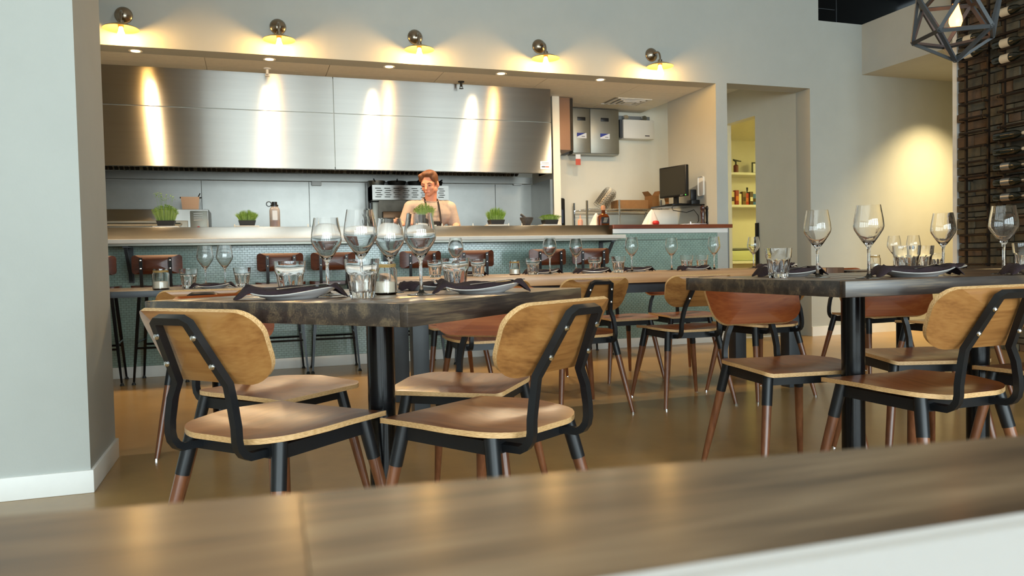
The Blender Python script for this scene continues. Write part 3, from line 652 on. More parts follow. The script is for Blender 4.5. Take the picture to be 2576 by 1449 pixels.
# control cabinets and emergency light on the back wall
def onback(px, py): p = onY(px, py, 8.1); return p.x, p.z
cx0, cx1 = 3.50, 4.08
t = thing('control_cabinet', 'grey steel twin-door control cabinet under the kitchen ceiling', 'cabinet', (3.5, 8.08, 2.07))
MB().box(0, .58, .02, .17, 0, .52).obj('body', STEELD, t)
for (a, b_) in ((.0, .214), (.219, .58)):
    d = MB().bbox(a, b_, 0, .02, .012, .52, .004).obj('door', STEELD, t); m_ = (a+b_)/2
    MB().bbox(m_-.05, m_+.05, -.004, 0, .38, .42, .003).obj('handle_recess', BLKP, d)
    MB().box(m_-.06, m_+.06, -.003, 0, .18, .24).obj('notice', PAPER, d); MB().add([(m_-.06, -.004, .195), (m_-.06, -.004, .24), (m_+.05, -.004, .24)], [(0, 1, 2)]).obj('notice_flash', BLUEP, d); MB().box(m_+.0, m_+.04, -.0045, -.003, .197, .203).obj('notice_print', INK, d)
t = thing('side_cabinet', 'narrow brown metal duct casing beside the hood', 'casing', (3.15, 7.62, 2.04)); MB().box(0, .15, 0, .6, 0, .555).obj('casing', mat('brown_metal', (122, 92, 72), .5, metal=.3), t); MB().box(.12, .152, -.004, 0, 0, .55).obj('edge_strip', DARKST, t)
t = thing('inspection_tag', 'red and white inspection tag hanging by the cabinet', 'tag', (3.545, 8.05, 1.94)); MB().box(-.03, .03, 0, .003, 0, .07).obj('red_half', INKR, t); MB().box(-.03, .03, 0, .003, .07, .12).obj('white_half', PAPER, t)
t = thing('pull_box', 'small green-grey pull box at the foot of the cabinet', 'box', (3.43, 8.15, 2.07)); MB().bbox(-.03, .04, -.03, .1, 0, .1, .006).obj('body', GREYM, t); MB().lathe([(0, .02), (.012, .018), (.014, 0), (0, 0)], 10, (.0, -.03, .05), axis='y').obj('knob', WHITEP, t)
t = thing('emergency_light', 'cream emergency light unit with twin lamp heads on the back wall', 'emergency light', (4.15, 8.10, 2.27)); MB().bbox(.0, .40, 0, .15, 0, .22, .006).obj('case', WHITEP, t); MB().box(-.06, .40, .1, .15, .22, .28).obj('mounting_rail', GREYP, t); MB().box(-.035, 0, .02, .15, .01, .22).obj('vented_side', GREYM, t); MB().box(.28, .34, -.002, 0, .03, .042).obj('maker_mark', INK, t)
for x in (.06, .30): MB().lathe([(0, .05), (.03, .05), (.034, .02), (.02, 0), (0, 0)], 14, (x, .09, .25), axis='y').obj('lamp_head', CHROME, t)
o = tag(MB().lathe([(0, 0), (.03, .01), (.042, .03), (.03, .055), (0, .06)], 12).obj('alarm_bell', WHITEP, None, loc=(3.17, 7.75, 1.98)), 'small round white sensor on the wall post', 'sensor')
t = thing('soap_dispenser', 'tall black soap dispenser on the wall post', 'dispenser', (3.32, 8.12, 1.24)); MB().bbox(-.06, .08, -.02, .128, 0, .33, .02).obj('housing', BLKP, t); MB().bbox(-.035, .05, -.026, -.02, .04, .2, .01).obj('window', mat('smoke_blue', (70, 78, 96), .2), t)
# wire shelf with its load
sh = thing('wire_shelf', 'chrome wire shelving unit against the kitchen back wall', 'shelf', (3.55, 7.84, 0))
g = MB()
for x in (0, .45, .9, 1.3):
    pass
for k in range(44): g.tube([(.005+k*.03, 0, 1.43), (.005+k*.03, .36, 1.43)], .0025, 4, False)
for yy in (0, .18, .36): g.tube([(0, yy, 1.425), (1.3, yy, 1.425)], .004, 5)
for yy in (0, .36): g.tube([(0, yy, 1.395), (1.3, yy, 1.395)], .004, 5)
g.obj('wire_deck', CHROME, sh)
for (x, h) in ((.0, 1.52), (.40, 1.53), (.93, 1.53), (1.3, 1.5)): MB().tube([(x, 0, 0), (x, 0, h)], .012, 8).obj('post', CHROME, sh); MB().tube([(x, .36, 0), (x, .36, h)], .012, 8).obj('post', CHROME, sh)
g = MB()
for k in range(44): g.tube([(.005+k*.03, 0, 1.0), (.005+k*.03, .36, 1.0)], .0025, 4, False)
for yy in (0, .36): g.tube([(0, yy, 1.0), (1.3, yy, 1.0)], .004, 5)
g.obj('wire_deck', CHROME, sh)
for i, (x, w_) in enumerate(((.42, .3), (.78, .12), (.98, .22))):
    t = tag(MB().bbox(-w_/2, w_/2, -.1, .1, 0, .25, .01).obj('hanging_bin', STEELD, None, loc=(3.55+x+.02, 8.04, 1.004)), 'grey metal bin on the wire shelf, ' + ['wide one', 'narrow one', 'one at the pier end'][i], 'bin')
for i in range(7):
    t = MB(); 
    for r_ in (0, .35, .7, 1): t.tube(arc((0, 0, 0), .085*(1-.25*r_), 0, 360, 18, 'xy')[:-1]+[(.085*(1-.25*r_), 0, 0)], .002, 4, False) if r_ == 0 else t.tube([(x_, y_, .06*r_) for (x_, y_, _) in arc((0, 0, 0), .085*(1-.25*r_), 0, 360, 18, 'xy')], .0015, 4, False)
    for a in range(0, 360, 20): t.tube([(.085*math.cos(R(a)), .085*math.sin(R(a)), 0), (.064*math.cos(R(a)), .064*math.sin(R(a)), .06)], .0014, 4, False)
    o = t.obj('wire_basket', NICKEL, None, loc=(3.79+.018*i, 8.0, 1.47+.022*i), rot=(0, R(28), 0)); tag(o, 'round wire basket nested in the leaning stack on the wire shelf', 'basket', 'nested wire baskets')
def carton(loc, sx, sy, sz, rz, lab, flaps=True):
    t = thing('cardboard_box', lab, 'box', loc, rz); b_ = MB(); th = .006
    b_.box(-sx, sx, -sy, sy, 0, th); b_.box(-sx, sx, -sy, -sy+th, th, sz); b_.box(-sx, sx, sy-th, sy, th, sz); b_.box(-sx, -sx+th, -sy+th, sy-th, th, sz); b_.box(sx-th, sx, -sy+th, sy-th, th, sz); b_.obj('carton', CARD, t)
    if flaps:
        MB().add([(-sx, -sy, sz), (-sx, sy, sz), (-sx-.05, sy*.8, sz+.05), (-sx-.05, -sy*.8, sz+.05)], [(0, 1, 2, 3)]).obj('flap', CARD, t); MB().add([(sx, -sy, sz), (sx, sy, sz), (sx+.04, sy*.8, sz+.06), (sx+.04, -sy*.8, sz+.06)], [(0, 3, 2, 1)]).obj('flap', CARD, t)
    return t
t = carton((4.16, 8.0, 1.434), .19, .1, .10, R(-4), 'low open cardboard tray with white liner on the wire shelf', False); MB().box(-.15, .17, -.085, .085, .07, .095).obj('paper_liner', PAPER, t)
carton((4.48, 8.05, 1.434), .05, .07, .16, R(10), 'tall cardboard box with raised flaps behind the white cloth')
carton((4.66, 7.9, 1.434), .05, .06, .08, R(30), 'small cardboard box with open flaps beside the monitor shelf')

# pantry shelving seen through the passage
for i, (z, th) in enumerate(((2.09, .035), (1.62, .035), (.80, .04))):
    s_ = tag(MB().bbox(5.95, 8.45, 9.55, 9.85, z-th, z, .003).obj('pantry_shelf', TRIM), ['top white pantry shelf with the torch', 'middle white pantry shelf with packets', 'low white pantry shelf with a tray'][i], 'shelf')
x = onY(1852, 400, 9.65).x; t = thing('kitchen_torch', 'small butane torch standing on the top pantry shelf', 'torch', (x, 9.66, 2.09)); MB().lathe([(0, 0), (.035, 0), (.035, .11), (.02, .125), (0, .125)], 14).obj('canister', mat('torch_can', (110, 50, 40), .4), t); MB().tube([(0, 0, .12), (0, 0, .17)], .012, 8).tube([(-.04, 0, .19), (.09, 0, .175)], [.014, .008], 8).tube([(-.01, 0, .17), (-.045, 0, .2)], .01, 6).obj('burner_head', BLKP, t)
x = onY(1899, 400, 9.65).x; t = thing('picture_frame', 'black framed card at the end of the top pantry shelf', 'frame', (x+.03, 9.68, 2.09)); MB().bbox(-.06, .06, 0, .015, 0, .17, .003).obj('frame', BLKP, t); MB().box(-.04, .05, -.002, 0, .02, .15).obj('card', PAPER, t)
x = onY(1833, 400, 9.65).x; o = tag(MB().bbox(-.03, .03, -.03, .03, 0, .03, .004).obj('small_tin', DARKST, None, loc=(x, 9.66, 2.09)), 'flat dark tin beside the kitchen torch', 'tin')
rg = random.Random(9); pc = [(200, 110, 60), (220, 205, 150), (150, 50, 40), (230, 220, 180), (120, 92, 50), (186, 62, 44), (90, 70, 44), (60, 110, 170)]
nm_ = ['orange', 'cream', 'dark red', 'pale yellow', 'olive', 'brick red', 'brown', 'blue']
for i in range(8):
    px = 1834+i*9; x = onY(px, 480, 9.66).x; h_ = (.15, .2, .22, .17, .2, .18, .2, .17)[i]
    t = thing('food_packet', nm_[i] + ' food packet in the row on the middle pantry shelf', 'packet', (x, 9.67+.02*(i % 2), 1.62)); MB().bbox(-.03, .03, -.035, .035, 0, h_, .006).obj('carton', mat('packet_%d' % i, pc[i], .5), t); MB().box(-.022, .022, -.0365, -.035, h_*.3, h_*.6).obj('panel_print', mat('packet_p%d' % (i % 3), [(235, 225, 190), (70, 50, 36), (210, 120, 60)][i % 3], .6), t)
x = onY(1888, 480, 9.66).x; t = thing('sauce_bottle', 'dark sauce bottle rising above the packets', 'bottle', (x, 9.74, 1.62)); MB().lathe([(0, 0), (.03, 0), (.03, .15), (.012, .19), (.012, .25), (0, .25)], 14).obj('body', BOTG, t); MB().lathe([(0, .24), (.014, .24), (.014, .27), (0, .27)], 12).obj('cap', BLKP, t)
x = onY(1862, 640, 9.66).x; t = thing('plastic_tub', 'wide pale tub with a lid on the low pantry shelf', 'tub', (x, 9.69, .80)); MB().bbox(-.32, .26, -.12, .13, 0, .16, .03).obj('tub', mat('tub_green', (205, 212, 170), .4), t); MB().bbox(-.33, .27, -.13, .14, .16, .19, .01).obj('lid', GREYP, t)
o = tag(MB().bbox(0, .017, -.06, .0, 0, 1.25, .003).obj('corner_guard', DARKST, None, loc=(5.589, 7.613, 0)), 'dark corner guard strip on the passage wall end', 'guard')
# ------------------------------------------------------------------ dining chair
def chair():
    t = thing('dining_chair', '', 'chair')
    ol = rpoly([(-.195, .215, .028), (-.215, -.02, .3), (-.175, -.205, .11), (.175, -.205, .11), (.215, -.02, .3), (.195, .215, .028)], 6)
    def sf(u, v): return (u, v, .440+.014*(u/.2)**2-.012*max(0, 1-abs(v+.05)/.14)*(1-(u/.22)**2)-.01*max(0, (v-.12)/.1)**2)
    MB().slab(ol, sf, (0, 0, -1), .014, (0, 1, 2), (1, .96, .85, .7, .55, .4, .25, .1)).obj('seat', [SEATV, VENB, PLY], t)
    bo = rpoly([(-.213, .758, .05), (-.19, .582, .08), (.19, .582, .08), (.213, .758, .05)], 8)
    def fr(z): return -.246-.52*(z-.58)                    # centre line of the leaning frame
    def bf(u, v): return (u, fr(v)+.029+.05*(u/.2)**2, v)
    MB().slab(bo, bf, (0, -.88, -.47), .0135, (0, 1, 2), (1, .94, .8, .6, .4, .2)).obj('backrest', [VENF, VENB, PLY], t)
    # inverted-U frame: under the seat, up the rear, leaning back behind the backrest
    right = [(.116, -.02, .412), (.118, -.165, .405)] + [(.118, -.205-.044*math.sin(R(a)), .449-.044*math.cos(R(a))) for a in (15, 40, 65, 90)] + [(.117, -.249, .48), (.106, -.249, .535), (.090, fr(.578), .578), (.0725, fr(.655), .655), (.057, fr(.728), .728)]
    left = [(-x, y, z) for (x, y, z) in right][::-1]
    MB().tube(right + [(.044, fr(.735), .735), (-.044, fr(.735), .735)] + left, .0135, 4, upv=(0, 0, 1)).obj('back_frame', BLK, t, ang=50)
    for sx_ in (-1, 1):
        for z in (.694, .625):
            xx = .0889-(z-.58)*.218
            MB().lathe([(0, .007), (.006, .005), (.008, 0), (0, 0)], 8, (sx_*xx, fr(z)-.010, z), axis='y').obj('bolt', CHROME, t)
    sfm = MB()
    for sx_ in (-1, 1): sfm.add([], []); sfm.box(sx_*.155-.006, sx_*.155+.006, -.15, .15, .39, .424)
    sfm.box(-.155, .155, .144, .156, .39, .424); sfm.box(-.155, .155, -.162, -.15, .39, .424); sfm.box(-.155, .155, -.006, .006, .40, .424)
    sfm.obj('seat_frame', BLK, t)
    for sx_ in (-1, 1):
        for sy in (-1, 1):
            a, b = Vector((sx_*.155, .15 if sy > 0 else -.155, .43)), Vector((sx_*.222, .225 if sy > 0 else -.25, .0)); m = a.lerp(b, .25)
            l = MB().tube([m, m.lerp(b, .5), m.lerp(b, .985)], [.0172, .0150, .0105], 12).obj('leg', LEGW, t)
            MB().tube([a, m.lerp(b, .004)], [.0195, .0185], 12).obj('sleeve', BLK, l)
            MB().lathe([(0, 0), (.0115, 0), (.0115, .008), (0, .008)], 10, (b.x, b.y, 0)).obj('foot_cap', CHROME, l)
    return t
cpx, cu = chair(), []
def put_chair(x, y, head, label, group=None): return place(cpx, cu, (x, y, 0), R(head-90), label, group)

# ------------------------------------------------------------------ tables
def pedestal(t, x, y, top, r=.039):
    MB().tube([(x, y, .012), (x, y, top-.015)], r, 24).obj('column', BLKG, t); MB().lathe([(0, 0), (.095, 0), (.095, .008), (.05, .02), (0, .02)], 32, (x, y, 0)).obj('base_plate', BLKG, t); MB().lathe([(0, top-.02), (.09, top-.02), (.09, top), (0, top)], 24, (x, y, 0)).obj('mount_plate', BLKG, t)
def table(name, label, x, y, sx, sy, zt, th, rz, peds, n=5, em=None, tm_=None, grp=None):
    t = thing(name, label, 'table', (x, y, 0), rz, grp); tm_ = tm_ or TBLT; em = em or TBLE; e = .022
    w = (2*sy-2*e)/n
    for k in range(n): MB().bbox(-sx+e, sx-e, -sy+e+k*w, -sy+e+(k+1)*w-.0015, zt-.03, zt, .0015).obj('plank', tm_, t)
    MB().bbox(-sx, sx, -sy, -sy+e, zt-th, zt, .002).obj('edge_board', em, t); MB().bbox(-sx, sx, sy-e, sy, zt-th, zt, .002).obj('edge_board', em, t)
    MB().bbox(-sx, -sx+e, -sy+e, sy-e, zt-th, zt, .002).obj('edge_board', em, t); MB().bbox(sx-e, sx, -sy+e, sy-e, zt-th, zt, .002).obj('edge_board', em, t)
    for (px_, py_) in peds: pedestal(t, px_, py_, zt-.03)
    return t
ZL, ZR, ZG, ZF, ZB = .767, .779, .773, .753, .752
LC, LA = Vector((.345, 2.225)), 176.6+45        # near single-pedestal table, turned cornerwise
table('square_table', 'small square dark-edged table turned cornerwise on one black pedestal', LC.x, LC.y, .44, .44, ZL, .05, R(LA), [(0, 0)])
RC = Vector((2.24, 2.12))
table('two_pedestal_table', 'dark wooden table on two black pedestals with worn edges', RC.x, RC.y, .70, .40, ZR, .046, R(1), [(-.265, .03), (.325, .03)], 4)
# long reclaimed timber table
lt = thing('long_table', 'long communal table with thick pale timber edge and steel legs', 'table', (0, 0, 0))
for k in range(4): MB().bbox(.70, 3.52, 4.055+.2*k+(.012 if k else 0), 4.055+.2*(k+1)+.009, ZG-.06, ZG, .004).obj('plank', LONGW, lt)
MB().bbox(.685, .70, 4.06, 4.86, ZG-.062, ZG-.001, .003).obj('end_cap', LONGE, lt); MB().bbox(3.52, 3.66, 4.05, 4.86, ZG-.065, ZG-.001, .004).obj('breadboard_end', LONGE, lt)
for x in (.86, 3.32):
    for y in (4.16, 4.74): MB().bbox(x-.045, x+.045, y-.045, y+.045, .0, ZG-.06, .004).obj('leg', GREYM, lt)
MB().box(.82, 3.36, 4.12, 4.15, ZG-.12, ZG-.06).obj('apron_rail', GREYM, lt); MB().box(.82, 3.36, 4.75, 4.78, ZG-.12, ZG-.06).obj('apron_rail', GREYM, lt)
table('column_table', 'dark narrow-edged table beside the white column', -.52, 4.33, .72, .38, ZF, .03, 0, [(-.4, 0), (.34, 0)], 4, GREYM)
table('corner_table', 'dark table in the far corner towards the stone wall', 4.29, 3.85, .62, .36, ZB, .03, 0, [(-.35, 0), (.3, 0)], 4)

G1 = 'chairs round the cornerwise table'; G2 = 'chairs at the two-pedestal table'; G3 = 'chairs at the long timber table'; G4 = 'chairs at the far tables'
put_chair(.578, 1.954, 122, 'plywood chair with golden back at the cornerwise table, facing the white column', G1)
put_chair(.061, 2.128, 42, 'plywood chair with golden back nearest the white column at the cornerwise table', G1)
put_chair(.06, 2.72, -48, 'plywood chair with orange-brown backrest at the cornerwise table, on the bar side towards the column', G1)
put_chair(.69, 2.55, -125, 'plywood chair with orange-brown backrest across the cornerwise table, nearest the long table', G1)
put_chair(1.978, 1.881, 91.5, 'plywood chair with golden back tucked at the front of the two-pedestal table', G2)
put_chair(2.62, 1.86, 88, 'plywood chair at the front end of the two-pedestal table towards the stone wall', G2)
put_chair(1.91, 2.43, -97, 'plywood chair with orange-brown back across the two-pedestal table, column end', G2)
put_chair(2.55, 2.44, -108, 'plywood chair with orange-brown back across the two-pedestal table, stone wall end', G2)
for i, (x, a) in enumerate(((1.19, 86), (1.74, 93), (2.42, 86), (2.97, 95))):
    put_chair(x, 4.03, a, 'plywood chair on the dining side of the long table, %s from its column end' % ords[i], G3)
for i, (x, a) in enumerate(((1.25, -88), (1.95, -92), (2.5, -87), (2.99, -92))):
    put_chair(x, 4.98, a, 'plywood chair on the bar side of the long table, %s from its column end' % ords[i], G3)
put_chair(-.20, 3.98, 88, 'plywood chair with its back to the room at the table beside the column', G4)
put_chair(3.92, 3.50, 92, 'plywood chair with its back to the room at the far corner table', G4)
put_chair(4.05, 4.25, -88, 'plywood chair on the wall side of the far corner table', G4)

# ------------------------------------------------------------------ glassware and settings
def wineglass_mesh(k=1.0):
    out = [(0, 0), (.034, 0), (.0385, .0012), (.0385, .0022), (.02, .0045), (.009, .008), (.0052, .016), (.0044, .04), (.0042, .075), (.0050, .092), (.0085, .0985), (.019, .112), (.031, .130), (.0405, .146), (.0430, .156), (.0408, .178), (.0365, .202), (.0335, .2195)]
    inn = [(.0325, .2195), (.0353, .202), (.0396, .178), (.0418, .156), (.0393, .147), (.0298, .1315), (.0178, .114), (.007, .104), (0, .1025)]
    return MB().lathe([(r*k, z*k) for r, z in out+inn], 32).mesh('wine_glass', GLASS, ang=60)
wg, wgb = wineglass_mesh(), wineglass_mesh(1.07)
def tumbler_mesh():
    n = 80; prof_o = [(0, 0), (.029, 0), (.0315, .003), (.0355, .036), (.0375, .058), (.0385, .064), (.0418, .069), (.0445, .10)]; prof_i = [(.0428, .10), (.0398, .069), (.036, .06), (.0322, .034), (.029, .018), (0, .015)]
    def wob(r, z, a):
        k = max(0, min(1, (.064-z)/.008)) if z > .002 else .7
        return (r*(1-.10*k*(1-abs(math.sin(a*5)))), z)
    m = MB(); vs = []; fs = []; prof = prof_o+prof_i; k = len(prof)
    for j in range(n):
        a = 2*math.pi*j/n
        for i, (r, z) in enumerate(prof):
            rr, zz = wob(r, z, a) if i < len(prof_o) else (r, z)
            vs.append((rr*math.cos(a), rr*math.sin(a), zz))
    for j in range(n):
        for i in range(k-1):
            a, b = j*k+i, ((j+1) % n)*k+i; fs.append((a, b, b+1, a+1))
    return m.add(vs, fs).mesh('tumbler', GLASS, ang=30)
tum = tumbler_mesh()
def glass(kind, x, y, z, lab, grp): return tag(meshobj('wine_glass' if kind != 't' else 'tumbler', {'w': wg, 'b': wgb, 't': tum}[kind], None, (x, y, z), (0, 0, random.uniform(0, 6))), lab, 'wine glass' if kind != 't' else 'tumbler', grp)

plate_me = MB().lathe([(0, 0), (.062, 0), (.066, .003), (.085, .009), (.105, .017), (.108, .019), (.105, .0205), (.085, .013), (.066, .0075), (0, .006)], 40, wob=lambda r, z, a: (r, z+(.0075*math.cos(2*a+.6) if r > .1 else .0025*math.cos(2*a+.6) if r > .08 else 0))).mesh('plate', CERAM, ang=60)
def napkin_mesh(seed):
    rg = random.Random(seed); nu, nv = 22, 9; top = []; bot = []
    for i in range(nu):
        u = -1+2*i/(nu-1)
        for j in range(nv):
            v = -1+2*j/(nv-1); e = (1-abs(v)**4)*(1-abs(u)**10)
            x = .132*u+.005*math.sin(5*v+seed); y = .052*v*(1-.35*abs(u)**3)+.012*math.sin(2.2*u+seed)
            r_ = math.hypot(x, y); w_ = math.cos(2*(math.atan2(y, x)+R(8))+.6)     # the plate surface under this point
            if r_ < .066: p = .006+.0015*r_/.066
            elif r_ < .085: f = (r_-.066)/.019; p = .0075+.0055*f+.0025*w_*f
            elif r_ < .105: f = (r_-.085)/.02; p = .013+.0075*f+(.0025+.005*f)*w_
            else: p = .0205+.0075*w_-.95*max(0, r_-.109)
            p = max(p+.0008, .0012)
            fill = .021+(p-.0175)*max(0, min(1, (r_-.092)/.014)) if r_ < .106 else p+.0035
            top.append((x, y, max(p+.0035, fill)+.0075*e+.003*math.sin(7*u+2*v+seed)*e+.0025*math.sin(9*v+3*u)*e)); bot.append((x, y, p))
    fs = []
    for i in range(nu-1):
        for j in range(nv-1): a = i*nv+j; fs += [(a, a+nv, a+nv+1, a+1)]; b = a+nu*nv; fs += [(b, b+1, b+nv+1, b+nv)]
    N = nu*nv
    for i in range(nu-1):
        a = i*nv; fs.append((a, a+N, a+nv+N, a+nv)); a = i*nv+nv-1; fs.append((a, a+nv, a+nv+N, a+N))
    for j in range(nv-1): a = j; fs.append((a, a+1, a+1+N, a+N)); a = (nu-1)*nv+j; fs.append((a, a+N, a+1+N, a+1))
    return MB().add(top+bot, fs).mesh('napkin', CLOTH, ang=70)
nap = [napkin_mesh(s) for s in (1, 2, 3)]
def fork_mesh():
    f = MB(); f.tube([(-.10, 0, 0), (-.03, 0, .002), (.03, 0, .005), (.045, 0, .004)], [.005, .004, .003, .006], 6, flat=.35)
    for k in (-1.5, -.5, .5, 1.5): f.tube([(.042, k*.003, .004), (.052, k*.0042, .001), (.085, k*.0042, .004)], [.0018, .0014, .001], 5)
    return f.mesh('fork', CHROME)
fork_me = fork_mesh()
def setting(x, y, z, rz, where, k=0, s=1.0, fork=True):
    p = tag(meshobj('plate', plate_me, None, (x, y, z), (0, 0, rz)), 'white wavy-rimmed plate ' + where, 'plate', 'plates'); p.scale = (s,)*3
    n = tag(meshobj('napkin', nap[k % 3], None, (x, y, z), (0, 0, rz+R(8))), 'folded aubergine napkin on the plate ' + where, 'napkin', 'napkins'); n.scale = (s,)*3
    if fork:
        d = Vector((math.cos(rz), math.sin(rz)))*.05
        f = tag(meshobj('fork', fork_me, None, (x+d.x, y+d.y, z+.0285*s), (0, R(-2), rz+R(40))), 'steel fork on the napkin ' + where, 'fork', 'forks')
def candle(x, y, z, where, k=1.0, lid=False):
    t = thing('candle_jar', 'glass jar candle ' + where, 'candle', (x, y, z), random.uniform(0, 6), 'jar candles'); t.scale = (k,)*3
    MB().lathe([(0, 0), (.030, 0), (.034, .004), (.034, .066), (.029, .074), (.029, .088), (.0268, .088), (.0268, .073), (.0315, .065), (.0315, .006), (0, .005)], 24).obj('jar', GLASS, t)
    MB().lathe([(0, .006), (.028, .006), (.028, .034), (.01, .036), (0, .034)], 18).obj('wax', WAX, t); MB().tube([(0, 0, .034), (.001, 0, .044)], .001, 5).obj('wick', BLKP, t)
    w = MB()
    for q in range(3): w.tube([(.0305*math.cos(R(a)), .0305*math.sin(R(a)), .074+q*.003+.001*math.sin(a)) for a in range(0, 361, 30)], .0014, 4, False)
    w.tube([(.031, 0, .076), (.036, .004, .06), (.034, .006, .045)], .0014, 4); w.obj('twine', mat('twine', (176, 140, 80), .8), t)

# cornerwise table
for (kind, px, d, lab) in (('w', 1060, 2.06, 'wine glass beside the right-hand napkin of the cornerwise table\'s front corner'), ('w', 825, 2.17, 'wine glass behind the fork on the cornerwise table\'s column side'), ('b', 911, 2.09, 'large wine glass behind the front tumbler of the cornerwise table'), ('w', 984, 2.26, 'wine glass behind the jar candle of the cornerwise table')):
    x, y = pxD(px, d); lab = lab.replace('right-hand napkin of the cornerwise table\'s front corner', 'front corner of the cornerwise table'); glass(kind, x, y, ZL, lab, 'wine glasses')
for (px, d, lab) in ((912, 1.96, 'fluted tumbler at the middle of the cornerwise table before the jar candle'), (731, 2.20, 'fluted tumbler behind the column-side napkin of the cornerwise table'), (1147, 2.38, 'fluted tumbler behind the pedestal-side napkin of the cornerwise table')):
    x, y = pxD(px, d); glass('t', x, y, ZL, lab.replace('pedestal-side', 'long-table-side'), 'tumblers')
x, y = pxD(968, 2.16); candle(x, y, ZL, 'in the middle of the cornerwise table', 1.05)
x, y = pxD(735, 2.02); setting(x, y, ZL, R(-14), 'on the cornerwise table towards the column', 0, 1.05)
x, y = pxD(1212, 2.14); setting(x, y, ZL, R(-22), 'on the cornerwise table towards the long table', 1)
x, y = pxD(1070, 2.51); setting(x, y, ZL, R(40), 'on the bar side of the cornerwise table', 2, .85)
# two-pedestal table
for (px, d, lab) in ((2057, 2.50, 'wine glass beside the fork on the two-pedestal table\'s end plate'), (2186, 2.30, 'wine glass at the front edge of the two-pedestal table'), (2373, 2.84, 'wine glass behind the middle napkin of the two-pedestal table'), (2525, 2.47, 'wine glass at the stone wall end of the two-pedestal table')):
    x, y = pxD(px, d); glass('w', x, y, ZR, lab, 'wine glasses')
for (px, d, lab) in ((1959, 2.60, 'fluted tumbler before the end plate of the two-pedestal table'), (2281, 2.62, 'fluted tumbler behind the middle napkin of the two-pedestal table'), (2316, 2.80, 'fluted tumbler behind another tumbler on the two-pedestal table'), (2585, 2.55, 'fluted tumbler at the stone wall end of the two-pedestal table')):
    x, y = pxD(px, d); glass('t', x, y, ZR, lab, 'tumblers')
x, y = pxD(1985, 2.78); setting(x, y, ZR, R(-16), 'at the column end of the two-pedestal table', 0)
x, y = pxD(2300, 2.43); setting(x, y, ZR, R(-20), 'in the middle of the two-pedestal table', 1, 1.05)
x, y = pxD(2634, 2.36); setting(x, y, ZR, R(-20), 'at the stone wall end of the two-pedestal table', 2)
# long table
for i, (px, Y_) in enumerate(((1148, 4.16), (1384, 4.30), (1450, 4.52), (1590, 4.34), (1690, 4.55), (1797, 4.42), (1896, 4.55))):
    x, y = pxY(px, Y_, 690); glass('w', x, y, ZG, 'wine glass on the long table, %s from its column end' % ords[i], 'wine glasses')
for i, (px, Y_) in enumerate(((1095, 4.30), (1203, 4.22), (1341, 4.36), (1497, 4.52), (1556, 4.30), (1728, 4.56), (1766, 4.62))):
    x, y = pxY(px, Y_, 690); glass('t', x, y, ZG, 'fluted tumbler on the long table, %s from its column end' % ords[i], 'tumblers')
x, y = pxY(1295, 4.44, 690); candle(x, y, ZG, 'on the long table')
for i, (px, Y_) in enumerate(((1175, 4.40), (1365, 4.48), (1490, 4.30), (1600, 4.50), (1745, 4.34), (1945, 4.36), (1968, 4.62))):
    x, y = pxY(px, Y_, 690); setting(x, y, ZG, R(6*(-1)**i), 'on the long table, %s from its column end' % ords[i], i, .95, i in (2, 4))
# table beside the column
for (kind, px, Y_, lab) in (('w', 518, 4.40, 'wine glass on the column table nearer the candle'), ('w', 567, 4.36, 'wine glass on the column table away from the candle'), ('t', 475, 4.22, 'fluted tumbler next to the candle on the column table'), ('t', 610, 4.25, 'fluted tumbler at the end of the column table')):
    x, y = pxY(px, Y_, 715); glass(kind, x, y, ZF, lab, 'wine glasses' if kind == 'w' else 'tumblers')
x, y = pxY(405, 4.1, 715); candle(x, y, ZF, 'on the table beside the column', 1.15)
x, y = pxY(535, 4.10, 715); setting(x, y, ZF, 0, 'on the table beside the column', 1, .8, False)
# far corner table
for (kind, px, Y_, lab) in (('w', 2249, 3.95, 'wine glass on the far corner table nearer the candle'), ('w', 2298, 3.92, 'wine glass on the far corner table away from the candle'), ('t', 2357, 3.80, 'fluted tumbler on the far corner table')):
    x, y = pxY(px, Y_, 670); glass(kind, x, y, ZB, lab, 'wine glasses' if kind == 'w' else 'tumblers')
x, y = pxY(2200, 4.02, 670); candle(x, y, ZB, 'on the far corner table', 1.1)
x, y = pxY(2236, 3.80, 670); setting(x, y, ZB, 0, 'at the long-table end of the far corner table', 0, .85, False)
x, y = pxY(2385, 3.62, 670); setting(x, y, ZB, 0, 'towards the stone wall on the far corner table', 1, .95, False)

# ------------------------------------------------------------------ foreground table under the camera
ZFG = .765
e0, e1 = onZ(0, 1300, ZFG), onZ(2576, 1095, ZFG); d = (e1-e0); d.z = 0; d.normalize(); nrm_ = Vector((d.y, -d.x, 0))   # towards the camera
j0, j1 = onZ(753, 1240, ZFG), onZ(779, 1449, ZFG)
fg = thing('window_table', 'walnut table top right under the viewer by the window', 'table', (0, 0, 0))
org = e0.copy(); org.z = 0
def uvp(p): q = Vector((p.x, p.y, 0))-org; return q.dot(d), q.dot(nrm_)
ua, va = uvp(j0); ub_, vb = uvp(j1); sl = (ub_-ua)/(vb-va)
def useam(v): return ua+sl*(v-va)
depth = .62
def board(poly, mat_, nm):
    b = MB(); n = len(poly)
    top = [org+d*u+nrm_*v+Vector((0, 0, ZFG)) for u, v in poly]; bot = [p-Vector((0, 0, .04)) for p in top]
    b.add(top+bot, [tuple(range(n)), tuple(range(2*n-1, n-1, -1))]+[(i, n+i, n+(i+1) % n, (i+1) % n) for i in range(n)]); return b.obj(nm, mat_, fg, False)
b1 = board([(-.55, 0), (useam(0)-.0002, 0), (useam(depth)-.0002, depth), (-.55, depth)], FGW2, 'breadboard_end')
for k in range(4): v0, v1 = depth*k/4, depth*(k+1)/4-.0006; board([(useam(v0)+.0002, v0), (.95, v0), (.95, v1), (useam(v1)+.0002, v1)], FGW, 'plank')
